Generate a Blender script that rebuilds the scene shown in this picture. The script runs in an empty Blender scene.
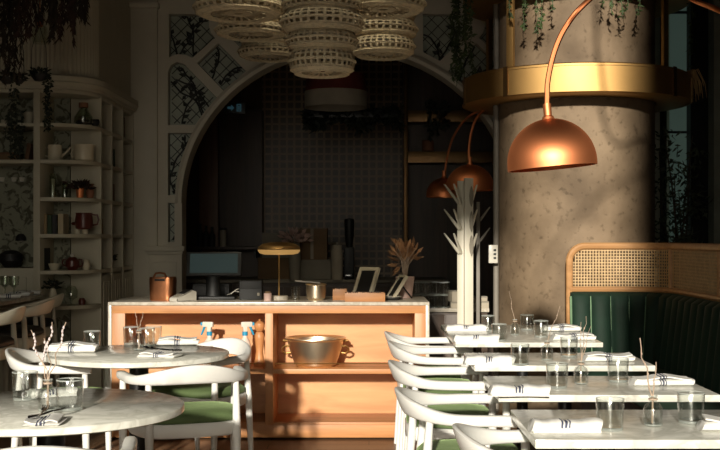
import bpy, bmesh, math, random
from mathutils import Vector, Matrix, geometry
R = math.radians
PI = math.pi
C = bpy.context.scene.collection
scene = bpy.context.scene
rnd = random.Random(7)

# ------------------------------------------------------------------ camera, sky, sun, exposure
F, CX, CY, EYE = 1100.0, 369.0, 237.0, 1.35          # focal (px of a 720 px frame), vanishing point, eye height
cam = bpy.data.objects.new('camera', bpy.data.cameras.new('camera'))
C.objects.link(cam)
cam.data.sensor_width = 36
cam.data.lens = F / 720 * 36
cam.data.shift_x = (360 - CX) / 720
cam.data.shift_y = (CY - 225) / 720
cam.location = (0, 0, EYE)
cam.rotation_euler = (R(90), 0, 0)
cam.data.clip_start = 0.05
scene.camera = cam

world = bpy.data.worlds.new('sky')
scene.world = world
world.use_nodes = True
bg = world.node_tree.nodes['Background']
bg.inputs['Color'].default_value = (1.0, 0.88, 0.68, 1)
bg.inputs['Strength'].default_value = 0.12

SUN_AZ, SUN_EL = R(8), R(15)
sun = bpy.data.objects.new('sun', bpy.data.lights.new('sun', 'SUN'))
C.objects.link(sun)
sun.data.energy = 5.3
sun.data.color = (1.0, 0.92, 0.79)
sun.data.angle = R(2.0)
sdir = Vector((math.sin(SUN_AZ) * math.cos(SUN_EL), math.cos(SUN_AZ) * math.cos(SUN_EL), -math.sin(SUN_EL)))
sun.rotation_euler = sdir.to_track_quat('-Z', 'Y').to_euler()
sun.location = (-4, -6, 5)


def area(name, loc, rot, sx, sy, energy, col):
    l = bpy.data.objects.new(name, bpy.data.lights.new(name, 'AREA'))
    C.objects.link(l)
    l.data.shape = 'RECTANGLE'
    l.data.size, l.data.size_y = sx, sy
    l.data.energy, l.data.color = energy, col
    l.location, l.rotation_euler = loc, rot
    return l


wd = area('window_daylight', (-1.1, -1.1, 2.3), (R(50), 0, 0), 3.6, 2.2, 46, (1.0, 0.93, 0.77))
wd.data.spread = R(96)

vs = scene.view_settings
vs.view_transform = 'Standard'
vs.look = 'None'
vs.exposure = 0.0
vs.gamma = 1.0
vs.use_curve_mapping = False


def at(px, py, d):
    """point of the room seen at a pixel of the photograph, d metres into the room"""
    return Vector(((px - CX) * d / F, d, EYE + (CY - py) * d / F))


# ------------------------------------------------------------------ materials
MATS = {}


def nodes_of(m):
    m.use_nodes = True
    nt = m.node_tree
    return nt, nt.nodes, nt.links, nt.nodes['Principled BSDF']


def mat(name, col, rough=0.5, metal=0.0, var=0.12, scale=8.0, bump=0.0, bscale=60.0, stretch=(1, 1, 1), sheen=0.0, coat=0.0,
        spec=0.5, aniso=0.0):
    if name in MATS:
        return MATS[name]
    m = bpy.data.materials.new(name)
    nt, N, L, b = nodes_of(m)
    b.inputs['Roughness'].default_value = rough
    b.inputs['Metallic'].default_value = metal
    b.inputs['Specular IOR Level'].default_value = spec
    if sheen:
        b.inputs['Sheen Weight'].default_value = sheen
        b.inputs['Sheen Roughness'].default_value = 0.4
        b.inputs['Sheen Tint'].default_value = (min(1, col[0] * 4 + .1), min(1, col[1] * 4 + .1), min(1, col[2] * 4 + .1), 1)
    if coat:
        b.inputs['Coat Weight'].default_value = coat
    if aniso:
        b.inputs['Anisotropic'].default_value = aniso
    tc = N.new('ShaderNodeTexCoord')
    mp = N.new('ShaderNodeMapping')
    mp.inputs['Scale'].default_value = stretch
    L.new(tc.outputs['Object'], mp.inputs['Vector'])
    nz = N.new('ShaderNodeTexNoise')
    nz.inputs['Scale'].default_value = scale
    nz.inputs['Detail'].default_value = 5
    L.new(mp.outputs['Vector'], nz.inputs['Vector'])
    rp = N.new('ShaderNodeValToRGB')
    lo = tuple(max(0, c * (1 - var)) for c in col)
    hi = tuple(min(1, c * (1 + var)) for c in col)
    rp.color_ramp.elements[0].position = 0.3
    rp.color_ramp.elements[1].position = 0.7
    rp.color_ramp.elements[0].color = (*lo, 1)
    rp.color_ramp.elements[1].color = (*hi, 1)
    L.new(nz.outputs['Fac'], rp.inputs['Fac'])
    L.new(rp.outputs['Color'], b.inputs['Base Color'])
    if bump:
        n2 = N.new('ShaderNodeTexNoise')
        n2.inputs['Scale'].default_value = bscale
        n2.inputs['Detail'].default_value = 4
        L.new(mp.outputs['Vector'], n2.inputs['Vector'])
        bp = N.new('ShaderNodeBump')
        bp.inputs['Strength'].default_value = bump
        bp.inputs['Distance'].default_value = 0.02
        L.new(n2.outputs['Fac'], bp.inputs['Height'])
        L.new(bp.outputs['Normal'], b.inputs['Normal'])
    MATS[name] = m
    return m


def emit(name, col, strength):
    m = bpy.data.materials.new(name)
    nt, N, L, b = nodes_of(m)
    b.inputs['Base Color'].default_value = (*col, 1)
    b.inputs['Emission Color'].default_value = (*col, 1)
    b.inputs['Emission Strength'].default_value = strength
    MATS[name] = m
    return m


def thin_glass(name, tint=(0.87, 0.90, 0.88), ior=1.45, gloss=(1, 1, 1), rough=0.02):
    m = bpy.data.materials.new(name)
    m.use_nodes = True
    nt = m.node_tree
    N, L = nt.nodes, nt.links
    N.clear()
    out = N.new('ShaderNodeOutputMaterial')
    mx = N.new('ShaderNodeMixShader')
    tr = N.new('ShaderNodeBsdfTransparent')
    tr.inputs['Color'].default_value = (*tint, 1)
    gl = N.new('ShaderNodeBsdfGlossy')
    gl.inputs['Color'].default_value = (*gloss, 1)
    gl.inputs['Roughness'].default_value = rough
    lw = N.new('ShaderNodeLayerWeight')
    lw.inputs['Blend'].default_value = 0.5
    pw = N.new('ShaderNodeMath')
    pw.operation = 'POWER'
    pw.inputs[1].default_value = 3.0
    L.new(lw.outputs['Facing'], pw.inputs[0])
    ma = N.new('ShaderNodeMath')
    ma.operation = 'MULTIPLY_ADD'
    ma.inputs[1].default_value = 0.8
    ma.inputs[2].default_value = 0.07
    L.new(pw.outputs['Value'], ma.inputs[0])
    L.new(ma.outputs['Value'], mx.inputs['Fac'])
    L.new(tr.outputs['BSDF'], mx.inputs[1])
    L.new(gl.outputs['BSDF'], mx.inputs[2])
    L.new(mx.outputs['Shader'], out.inputs['Surface'])
    MATS[name] = m
    return m


def wood(name, c1, c2, rough=0.45, axis=0, scale=3.0, ring=14.0):
    m = bpy.data.materials.new(name)
    nt, N, L, b = nodes_of(m)
    b.inputs['Roughness'].default_value = rough
    tc = N.new('ShaderNodeTexCoord')
    mp = N.new('ShaderNodeMapping')
    s = [ring, ring, ring]
    s[axis] = scale * 0.35
    mp.inputs['Scale'].default_value = s
    L.new(tc.outputs['Object'], mp.inputs['Vector'])
    nz = N.new('ShaderNodeTexNoise')
    nz.inputs['Scale'].default_value = 1.6
    nz.inputs['Detail'].default_value = 8
    nz.inputs['Distortion'].default_value = 0.6
    L.new(mp.outputs['Vector'], nz.inputs['Vector'])
    rp = N.new('ShaderNodeValToRGB')
    rp.color_ramp.elements[0].position = 0.32
    rp.color_ramp.elements[1].position = 0.68
    rp.color_ramp.elements[0].color = (*c1, 1)
    rp.color_ramp.elements[1].color = (*c2, 1)
    L.new(nz.outputs['Fac'], rp.inputs['Fac'])
    L.new(rp.outputs['Color'], b.inputs['Base Color'])
    bp = N.new('ShaderNodeBump')
    bp.inputs['Strength'].default_value = 0.08
    bp.inputs['Distance'].default_value = 0.01
    L.new(nz.outputs['Fac'], bp.inputs['Height'])
    L.new(bp.outputs['Normal'], b.inputs['Normal'])
    MATS[name] = m
    return m


def marble(name, base, vein, rough=0.22, scale=5.0):
    m = bpy.data.materials.new(name)
    nt, N, L, b = nodes_of(m)
    b.inputs['Roughness'].default_value = rough
    tc = N.new('ShaderNodeTexCoord')
    nz = N.new('ShaderNodeTexNoise')
    nz.inputs['Scale'].default_value = scale
    nz.inputs['Detail'].default_value = 9
    nz.inputs['Distortion'].default_value = 1.6
    L.new(tc.outputs['Object'], nz.inputs['Vector'])
    rp = N.new('ShaderNodeValToRGB')
    e = rp.color_ramp.elements
    e[0].position, e[0].color = 0.36, (*base, 1)
    e[1].position, e[1].color = 0.66, (*base, 1)
    v = e.new(0.50)
    v.color = (*vein, 1)
    v = e.new(0.45)
    v.color = (*[(a * 2 + c) / 3 for a, c in zip(base, vein)], 1)
    L.new(nz.outputs['Fac'], rp.inputs['Fac'])
    L.new(rp.outputs['Color'], b.inputs['Base Color'])
    MATS[name] = m
    return m


def concrete():
    m = bpy.data.materials.new('column_concrete')
    nt, N, L, b = nodes_of(m)
    b.inputs['Roughness'].default_value = 0.75
    tc = N.new('ShaderNodeTexCoord')
    n1 = N.new('ShaderNodeTexNoise')
    n1.inputs['Scale'].default_value = 2.6
    n1.inputs['Detail'].default_value = 7
    n2 = N.new('ShaderNodeTexNoise')
    n2.inputs['Scale'].default_value = 22
    n2.inputs['Detail'].default_value = 4
    L.new(tc.outputs['Object'], n1.inputs['Vector'])
    L.new(tc.outputs['Object'], n2.inputs['Vector'])
    r1 = N.new('ShaderNodeValToRGB')
    r1.color_ramp.elements[0].position = 0.32
    r1.color_ramp.elements[1].position = 0.7
    r1.color_ramp.elements[0].color = (0.13, 0.088, 0.05, 1)
    r1.color_ramp.elements[1].color = (0.285, 0.205, 0.128, 1)
    r2 = N.new('ShaderNodeValToRGB')
    r2.color_ramp.elements[0].position = 0.30
    r2.color_ramp.elements[1].position = 0.42
    r2.color_ramp.elements[0].color = (0.62, 0.6, 0.56, 1)
    r2.color_ramp.elements[1].color = (1, 1, 1, 1)
    mx = N.new('ShaderNodeMix')
    mx.data_type = 'RGBA'
    mx.blend_type = 'MULTIPLY'
    mx.inputs['Factor'].default_value = 1
    L.new(n1.outputs['Fac'], r1.inputs['Fac'])
    L.new(n2.outputs['Fac'], r2.inputs['Fac'])
    L.new(r1.outputs['Color'], mx.inputs['A'])
    L.new(r2.outputs['Color'], mx.inputs['B'])
    L.new(mx.outputs['Result'], b.inputs['Base Color'])
    bp = N.new('ShaderNodeBump')
    bp.inputs['Strength'].default_value = 0.165
    bp.inputs['Distance'].default_value = 0.02
    L.new(n2.outputs['Fac'], bp.inputs['Height'])
    L.new(bp.outputs['Normal'], b.inputs['Normal'])
    return m


def tiles(name, base, line, size):
    """square patterned tiles: grout grid and a dot in every tile"""
    m = bpy.data.materials.new(name)
    nt, N, L, b = nodes_of(m)
    b.inputs['Roughness'].default_value = 0.4
    tc = N.new('ShaderNodeTexCoord')
    br = N.new('ShaderNodeTexBrick')
    mp = N.new('ShaderNodeMapping')
    mp.inputs['Rotation'].default_value = (R(90), 0, 0)
    L.new(tc.outputs['Object'], mp.inputs['Vector'])
    L.new(mp.outputs['Vector'], br.inputs['Vector'])
    br.offset = 0.0
    br.inputs['Scale'].default_value = 1.0
    br.inputs['Brick Width'].default_value = size
    br.inputs['Row Height'].default_value = size
    br.inputs['Mortar Size'].default_value = size * 0.16
    br.inputs['Mortar Smooth'].default_value = 0.3
    br.inputs['Color1'].default_value = (*base, 1)
    br.inputs['Color2'].default_value = (*[c * 0.8 for c in base], 1)
    br.inputs['Mortar'].default_value = (*line, 1)
    L.new(br.outputs['Color'], b.inputs['Base Color'])
    return m


def wallpaper():
    m = bpy.data.materials.new('floral_wallpaper')
    nt, N, L, b = nodes_of(m)
    b.inputs['Roughness'].default_value = 0.8
    tc = N.new('ShaderNodeTexCoord')
    nz = N.new('ShaderNodeTexNoise')
    nz.inputs['Scale'].default_value = 15
    nz.inputs['Detail'].default_value = 2
    nz.inputs['Distortion'].default_value = 1.2
    L.new(tc.outputs['Object'], nz.inputs['Vector'])
    rp = N.new('ShaderNodeValToRGB')
    e = rp.color_ramp.elements
    e[0].position, e[0].color = 0.40, (0.09, 0.085, 0.055, 1)
    e[1].position, e[1].color = 0.50, (0.27, 0.27, 0.20, 1)
    L.new(nz.outputs['Fac'], rp.inputs['Fac'])
    L.new(rp.outputs['Color'], b.inputs['Base Color'])
    return m


def striped_linen():
    """white linen with thin navy bands across the middle of the roll"""
    m = bpy.data.materials.new('striped_linen')
    nt, N, L, b = nodes_of(m)
    b.inputs['Roughness'].default_value = 0.9
    tc = N.new('ShaderNodeTexCoord')
    nz = N.new('ShaderNodeTexNoise')
    nz.inputs['Scale'].default_value = 18
    L.new(tc.outputs['Object'], nz.inputs['Vector'])
    sx = N.new('ShaderNodeSeparateXYZ')
    L.new(tc.outputs['Object'], sx.inputs['Vector'])
    wob = N.new('ShaderNodeMath')
    wob.operation = 'MULTIPLY_ADD'
    wob.inputs[1].default_value = 0.02
    L.new(nz.outputs['Fac'], wob.inputs[0])
    L.new(sx.outputs['X'], wob.inputs[2])
    mr = N.new('ShaderNodeMapRange')
    mr.inputs['From Min'].default_value = -0.15
    mr.inputs['From Max'].default_value = 0.17
    L.new(wob.outputs['Value'], mr.inputs['Value'])
    rp = N.new('ShaderNodeValToRGB')
    rp.color_ramp.interpolation = 'CONSTANT'
    W, B = (0.77, 0.765, 0.73, 1), (0.07, 0.08, 0.13, 1)
    e = rp.color_ramp.elements
    e[0].position, e[0].color = 0.0, W
    e[1].position, e[1].color = 0.44, B
    for p, c in ((0.458, W), (0.478, B), (0.508, W), (0.526, B), (0.540, W)):
        k = e.new(p)
        k.color = c
    L.new(mr.outputs['Result'], rp.inputs['Fac'])
    L.new(rp.outputs['Color'], b.inputs['Base Color'])
    bp = N.new('ShaderNodeBump')
    bp.inputs['Strength'].default_value = 0.5
    bp.inputs['Distance'].default_value = 0.01
    L.new(nz.outputs['Fac'], bp.inputs['Height'])
    L.new(bp.outputs['Normal'], b.inputs['Normal'])
    return m


def planks():
    m = bpy.data.materials.new('floor_planks')
    nt, N, L, b = nodes_of(m)
    b.inputs['Roughness'].default_value = 0.45
    tc = N.new('ShaderNodeTexCoord')
    br = N.new('ShaderNodeTexBrick')
    br.inputs['Scale'].default_value = 1
    br.inputs['Brick Width'].default_value = 1.3
    br.inputs['Row Height'].default_value = 0.14
    br.inputs['Mortar Size'].default_value = 0.003
    br.inputs['Color1'].default_value = (0.26, 0.15, 0.08, 1)
    br.inputs['Color2'].default_value = (0.19, 0.105, 0.055, 1)
    br.inputs['Mortar'].default_value = (0.04, 0.025, 0.015, 1)
    L.new(tc.outputs['Object'], br.inputs['Vector'])
    L.new(br.outputs['Color'], b.inputs['Base Color'])
    return m


M_white = mat('white_paint', (0.60, 0.56, 0.46), 0.6, var=0.03)
M_joinery = mat('cream_joinery', (0.50, 0.46, 0.35), 0.55, var=0.04)
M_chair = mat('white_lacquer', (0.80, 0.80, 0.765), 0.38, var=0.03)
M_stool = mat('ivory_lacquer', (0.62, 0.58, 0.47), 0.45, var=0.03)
M_green = mat('green_velvet', (0.085, 0.128, 0.046), 0.75, var=0.2, scale=5, sheen=0.35, bump=0.1, bscale=30)
M_tonegrey = mat('highlight_shade_grey', (0.20, 0.18, 0.15), 0.6)  # tone for the column's highlight strip and the rear coat stand's shade
M_bench = mat('bottle_green_velvet', (0.0045, 0.025, 0.013), 0.75, var=0.2, scale=6, sheen=0.15)
M_pipe = mat('green_piping', (0.13, 0.24, 0.12), 0.6)
M_black = mat('black_metal', (0.012, 0.012, 0.012), 0.45, metal=0.3, var=0.1)
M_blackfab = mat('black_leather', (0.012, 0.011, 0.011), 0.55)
M_plastic = mat('charcoal_plastic', (0.010, 0.011, 0.011), 0.5)
M_marble = marble('table_marble', (0.80, 0.80, 0.73), (0.60, 0.60, 0.53))
M_stone = marble('counter_stone', (0.66, 0.61, 0.52), (0.50, 0.45, 0.36), scale=6)
M_wood = wood('oak_joinery', (0.44, 0.185, 0.062), (0.60, 0.28, 0.105), axis=0)
M_woodv = wood('oak_upright', (0.42, 0.175, 0.06), (0.57, 0.265, 0.10), axis=2)
M_woodpanel = wood('oak_back_panel', (0.48, 0.21, 0.072), (0.68, 0.345, 0.14), axis=0, ring=6)
M_bentwood = wood('bentwood', (0.40, 0.20, 0.075), (0.54, 0.29, 0.12), axis=0)
M_cane = mat('woven_cane', (0.56, 0.38, 0.19), 0.6, var=0.15, scale=30)
M_copper = mat('brushed_copper', (0.85, 0.31, 0.13), 0.48, metal=1.0, var=0.08, scale=4, aniso=0.4)
M_copperold = mat('aged_copper', (0.50, 0.21, 0.10), 0.36, metal=1.0, var=0.2, scale=9)
M_brass = mat('brushed_brass', (0.47, 0.285, 0.105), 0.5, metal=1.0, var=0.08, scale=5, aniso=0.5)
M_brassdark = mat('bronze_strip', (0.16, 0.09, 0.035), 0.4, metal=0.8)
M_champ = mat('tinned_brass', (0.80, 0.68, 0.50), 0.38, metal=1.0, var=0.06)
M_conc = concrete()
M_glass = thin_glass('drinking_glass', (0.945, 0.955, 0.945), rough=0.04)
M_rim = bpy.data.materials.new('glass_edge')          # thick glass of rim and foot, which scatters the light it catches
M_rim.use_nodes = True
_nt = M_rim.node_tree
_nt.nodes.clear()
_o, _m, _g, _t = (_nt.nodes.new(k) for k in ('ShaderNodeOutputMaterial', 'ShaderNodeMixShader', 'ShaderNodeBsdfTranslucent', 'ShaderNodeBsdfTransparent'))
_d, _m2 = _nt.nodes.new('ShaderNodeBsdfDiffuse'), _nt.nodes.new('ShaderNodeMixShader')
_m.inputs['Fac'].default_value = 0.45
_m2.inputs['Fac'].default_value = 0.6
_g.inputs['Color'].default_value = _d.inputs['Color'].default_value = (0.85, 0.9, 0.86, 1)
_nt.links.new(_g.outputs['BSDF'], _m2.inputs[1])
_nt.links.new(_d.outputs['BSDF'], _m2.inputs[2])
_nt.links.new(_t.outputs['BSDF'], _m.inputs[1])
_nt.links.new(_m2.outputs['Shader'], _m.inputs[2])
_nt.links.new(_m.outputs['Shader'], _o.inputs['Surface'])
M_jar = thin_glass('jar_glass', (0.80, 0.84, 0.78))
M_teal = emit('sea_green_pane', (0.30, 0.46, 0.38), 0.07)
M_leaded = mat('leaded_panel', (0.34, 0.37, 0.30), 0.35, var=0.12, scale=5)
M_lead = mat('painted_branches', (0.016, 0.018, 0.017), 0.5)
M_wicker = mat('bleached_wicker', (0.82, 0.71, 0.50), 0.8, var=0.15, scale=40, bump=0.6, bscale=140)
M_paper = wallpaper()
M_linen = striped_linen()
M_linenw = mat('white_linen', (0.77, 0.765, 0.73), 0.9, var=0.04, bump=0.4, bscale=25)
M_twig = mat('dry_twig', (0.42, 0.32, 0.24), 0.8, var=0.25, scale=40)
M_bud = mat('pale_lilac_buds', (0.62, 0.54, 0.54), 0.9, var=0.2, scale=50)
M_leaf = mat('vine_leaves', (0.045, 0.075, 0.02), 0.6, var=0.4, scale=12)
M_darkleaf = mat('dark_leaves', (0.016, 0.022, 0.012), 0.6, var=0.4, scale=12)
M_dried = mat('dried_foliage', (0.032, 0.022, 0.013), 0.9, var=0.45, scale=9)
M_driedred = mat('dried_russet_flowers', (0.045, 0.022, 0.014), 0.9, var=0.4, scale=9)
M_wheat = mat('dried_straw', (0.52, 0.34, 0.16), 0.9, var=0.25, scale=20)
M_rust = mat('dried_brown_leaves', (0.36, 0.19, 0.09), 0.85, var=0.35, scale=15)
M_bark = mat('bark', (0.09, 0.06, 0.04), 0.9, bump=0.5)
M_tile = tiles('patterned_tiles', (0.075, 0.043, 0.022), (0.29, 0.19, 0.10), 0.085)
M_floor = planks()
M_cream = mat('cream_ceramic', (0.60, 0.54, 0.40), 0.35, var=0.05)
M_ceram = mat('white_ceramic', (0.66, 0.63, 0.55), 0.3, var=0.04)
M_terra = mat('terracotta', (0.28, 0.12, 0.065), 0.8)
M_oxblood = mat('oxblood_enamel', (0.10, 0.022, 0.014), 0.3)
M_pink = mat('blush_plaster', (0.60, 0.42, 0.36), 0.7)
M_kraft = mat('kraft_card', (0.20, 0.125, 0.065), 0.85)
M_box = mat('grey_card', (0.26, 0.235, 0.185), 0.8)
M_cork = mat('cork', (0.22, 0.10, 0.05), 0.9)
M_red = mat('deep_red_fabric', (0.16, 0.025, 0.02), 0.8)
M_shade = mat('pale_fabric', (0.40, 0.35, 0.27), 0.85)
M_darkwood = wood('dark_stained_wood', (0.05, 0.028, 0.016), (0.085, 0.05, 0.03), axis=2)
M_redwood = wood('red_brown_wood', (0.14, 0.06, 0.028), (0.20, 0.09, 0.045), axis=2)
M_screen = emit('screen_glow', (0.03, 0.06, 0.066), 0.22)
M_blue = mat('blue_plastic', (0.02, 0.28, 0.48), 0.4)
M_frost = mat('frosted_plastic', (0.80, 0.66, 0.56), 0.4)
M_signblue = emit('sign_blue', (0.06, 0.16, 0.21), 0.16)
M_lampglow = emit('lamp_diffuser', (0.62, 0.36, 0.12), 0.5)
M_steel = mat('cutlery_steel', (0.25, 0.25, 0.25), 0.2, metal=1.0)
M_greenbook = mat('green_cloth', (0.05, 0.08, 0.045), 0.8)
M_tanbook = mat('tan_cloth', (0.30, 0.21, 0.11), 0.8)
M_brownbook = mat('brown_cloth', (0.15, 0.075, 0.04), 0.8)
M_creambook = mat('cream_cloth', (0.50, 0.42, 0.28), 0.8)
M_wall = mat('plaster_wall', (0.30, 0.26, 0.20), 0.8, var=0.05)
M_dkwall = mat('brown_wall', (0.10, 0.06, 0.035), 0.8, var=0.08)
M_ceil = mat('dark_ceiling', (0.10, 0.085, 0.07), 0.85)


# ------------------------------------------------------------------ mesh helpers
def box(bm, lo, hi, bev=0.0, rot=None, mi=0):
    lo, hi = Vector(lo), Vector(hi)
    c = (lo + hi) / 2
    s = hi - lo
    r = bmesh.ops.create_cube(bm, size=1.0)
    vs_ = r['verts']
    for v in vs_:
        v.co = Vector((v.co.x * s.x, v.co.y * s.y, v.co.z * s.z))
    fs = set(f for v in vs_ for f in v.link_faces)
    if bev:
        es = list(set(e for v in vs_ for e in v.link_edges))
        bb = bmesh.ops.bevel(bm, geom=es, offset=bev, segments=2, affect='EDGES', profile=0.6)
        vs_ = list(set(bb['verts']) | set(v for v in vs_ if v.is_valid))
        fs = set(f for v in vs_ for f in v.link_faces)
    for v in vs_:
        if rot is not None:
            v.co = rot @ v.co
        v.co += c
    for f in fs:
        f.material_index = mi
    return vs_


def lathe(bm, prof, seg=32, c=(0, 0, 0), sx=1.0, sy=1.0, rot=None, mi=0, arc=None):
    """profile of (r, z); open profile; r = 0 closes"""
    c = Vector(c)
    rings = []
    full = arc is None
    n = seg if full else seg + 1
    a0, a1 = (0, 2 * PI) if full else arc
    for r, z in prof:
        if r <= 1e-6:
            p = Vector((0, 0, z))
            rings.append([bm.verts.new((rot @ p if rot else p) + c)])
        else:
            ring = []
            for i in range(n):
                a = a0 + (a1 - a0) * i / seg
                p = Vector((r * math.cos(a) * sx, r * math.sin(a) * sy, z))
                ring.append(bm.verts.new((rot @ p if rot else p) + c))
            rings.append(ring)
    for A, B in zip(rings, rings[1:]):
        for i in range(seg):
            j = (i + 1) % n
            a = [A[0]] if len(A) == 1 else [A[i], A[j]]
            b = [B[0]] if len(B) == 1 else [B[j], B[i]]
            q = a + b
            if len(q) >= 3:
                try:
                    f = bm.faces.new(q)
                    f.material_index = mi
                except ValueError:
                    pass


def tube(bm, pts, rad, seg=8, mi=0, cap=True):
    pts = [Vector(p) for p in pts]
    n = len(pts)
    rads = rad if isinstance(rad, (list, tuple)) else [rad] * n
    rings = []
    prev = None
    for i, p in enumerate(pts):
        t = (pts[min(i + 1, n - 1)] - pts[max(i - 1, 0)]).normalized()
        if prev is None:
            u = t.orthogonal().normalized()
        else:
            u = (prev - t * prev.dot(t))
            u = u.normalized() if u.length > 1e-6 else t.orthogonal().normalized()
        prev = u
        w = t.cross(u)
        rings.append([bm.verts.new(p + (u * math.cos(2 * PI * k / seg) + w * math.sin(2 * PI * k / seg)) * rads[i]) for k in range(seg)])
    for A, B in zip(rings, rings[1:]):
        for k in range(seg):
            j = (k + 1) % seg
            f = bm.faces.new((A[k], A[j], B[j], B[k]))
            f.material_index = mi
    if cap:
        bm.faces.new(list(reversed(rings[0]))).material_index = mi
        bm.faces.new(rings[-1]).material_index = mi


def loft(bm, secs, closed=False, mi=0):
    """list of equal-length closed sections"""
    rings = [[bm.verts.new(p) for p in s] for s in secs]
    n = len(rings[0])
    pairs = list(zip(rings, rings[1:])) + ([(rings[-1], rings[0])] if closed else [])
    for A, B in pairs:
        for k in range(n):
            j = (k + 1) % n
            bm.faces.new((A[k], A[j], B[j], B[k])).material_index = mi
    if not closed:
        bm.faces.new(list(reversed(rings[0]))).material_index = mi
        bm.faces.new(rings[-1]).material_index = mi


def prism(bm, outer, holes, to3, depth, mi=0):
    """flat polygon with holes, extruded: to3(u, v, w) maps to space, w from 0 to depth"""
    loops = [outer] + list(holes)
    polys = [[Vector((p[0], p[1], 0)) for p in l] for l in loops]
    tri = geometry.tessellate_polygon(polys)
    flat = [p for l in loops for p in l]
    A = [bm.verts.new(to3(p[0], p[1], 0)) for p in flat]
    B = [bm.verts.new(to3(p[0], p[1], depth)) for p in flat]
    for t in tri:
        try:
            bm.faces.new([A[i] for i in t]).material_index = mi
            bm.faces.new([B[i] for i in reversed(t)]).material_index = mi
        except ValueError:
            pass
    k = 0
    for l in loops:
        n = len(l)
        for i in range(n):
            j = (i + 1) % n
            bm.faces.new((A[k + i], A[k + j], B[k + j], B[k + i])).material_index = mi
        k += n


def new():
    return bmesh.new()


def obj(name, bm, mats, parent=None, loc=None, label=None, smooth=35):
    bmesh.ops.recalc_face_normals(bm, faces=bm.faces)
    me = bpy.data.meshes.new(name)
    bm.to_mesh(me)
    bm.free()
    for m in (mats if isinstance(mats, (list, tuple)) else [mats]):
        me.materials.append(m)
    if smooth:
        me.polygons.foreach_set('use_smooth', [True] * len(me.polygons))
        me.set_sharp_from_angle(angle=R(smooth))
    o = bpy.data.objects.new(name, me)
    C.objects.link(o)
    if parent is not None:
        o.parent = parent
    if loc is not None:
        o.location = loc
    if label:
        o['label'] = label
    return o


def thing(name, label, cat, loc=(0, 0, 0), rz=0.0, group=None):
    o = bpy.data.objects.new(name, None)
    o.empty_display_size = 0.1
    C.objects.link(o)
    o.location = loc
    o.rotation_euler = (0, 0, rz)
    return tag(o, label, cat, group)


def tag(o, label, cat, group=None, kind=None):
    o['label'] = label
    o['category'] = cat
    if group:
        o['group'] = group
    if kind:
        o['kind'] = kind
    return o


def struct(name, bm, m, parent=None, smooth=35):
    o = obj(name, bm, m, parent, smooth=smooth)
    if parent is None:
        o['kind'] = 'structure'
    return o


def dup(root, loc, rz=None, label=None, group=None):
    r = root.copy()
    C.objects.link(r)
    r.location = loc
    if rz is not None:
        r.rotation_euler = (0, 0, rz)
    if label:
        r['label'] = label
    if group:
        r['group'] = group
    for ch in list(root.children):
        c = ch.copy()
        C.objects.link(c)
        c.parent = r
        for g in list(ch.children):
            d = g.copy()
            C.objects.link(d)
            d.parent = c
    return r


def leaf(bm, p, d, L, W, mi=0, up=None):
    """a folded leaf of four vertices plus a midrib"""
    d = Vector(d).normalized()
    side = d.cross(up if up is not None else Vector((rnd.uniform(-1, 1), rnd.uniform(-1, 1), rnd.uniform(-1, 1))))
    if side.length < 1e-4:
        side = d.orthogonal()
    side.normalize()
    nrm = d.cross(side)
    p = Vector(p)
    a = bm.verts.new(p)
    m_ = bm.verts.new(p + d * L * 0.5 - nrm * W * 0.15)
    t = bm.verts.new(p + d * L)
    l = bm.verts.new(p + d * L * 0.45 + side * W / 2)
    r = bm.verts.new(p + d * L * 0.45 - side * W / 2)
    for f in ((a, m_, l), (m_, t, l), (a, r, m_), (m_, r, t)):
        bm.faces.new(f).material_index = mi


# ------------------------------------------------------------------ the setting
bm = new(); box(bm, (-7, -1.4, -0.1), (4.2, 13.0, 0)); struct('floor', bm, M_floor, smooth=0)
bm = new(); box(bm, (-7, -1.4, 6.0), (4.2, 13.0, 6.1)); struct('ceiling', bm, M_ceil, smooth=0)
bm = new(); box(bm, (-7.1, -1.4, 0), (-7, 13.0, 6.0)); struct('wall_left', bm, M_dkwall, smooth=0)
bm = new(); box(bm, (4.2, -1.4, 0), (4.3, 13.0, 6.0)); struct('wall_right', bm, M_dkwall, smooth=0)
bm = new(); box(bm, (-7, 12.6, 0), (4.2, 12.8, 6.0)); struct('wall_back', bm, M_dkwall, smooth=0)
# unseen street front behind the camera, its stepped opening shaped to mask the sun
bm = new()
Y0, Y1 = -1.32, -1.2
for lo, hi in (((-7, 0), (-3.0, 6.0)), ((-3.0, 0), (0.75, 0.2)), ((0.75, 0), (4.2, 6.0)), ((0.45, 2.6), (0.75, 3.42)),
               ((-3.0, 3.32), (-0.78, 6.0)), ((-0.78, 3.9), (-0.26, 6.0)), ((0.62, 3.42), (0.75, 6.0)), ((-0.26, 5.75), (0.75, 6.0))):
    box(bm, (lo[0], Y0, lo[1]), (hi[0], Y1, hi[1]))
struct('wall_front_gobo', bm, M_dkwall, smooth=0)

# arch wall, drawn in its own plane 9.5 m into the room
DA = 9.5


def arch3(u, v, w):
    p = at(u, v, DA)
    return Vector((p.x, DA + w, p.z))


def at_x(px, d=DA):
    return (px - CX) * d / F


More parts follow.
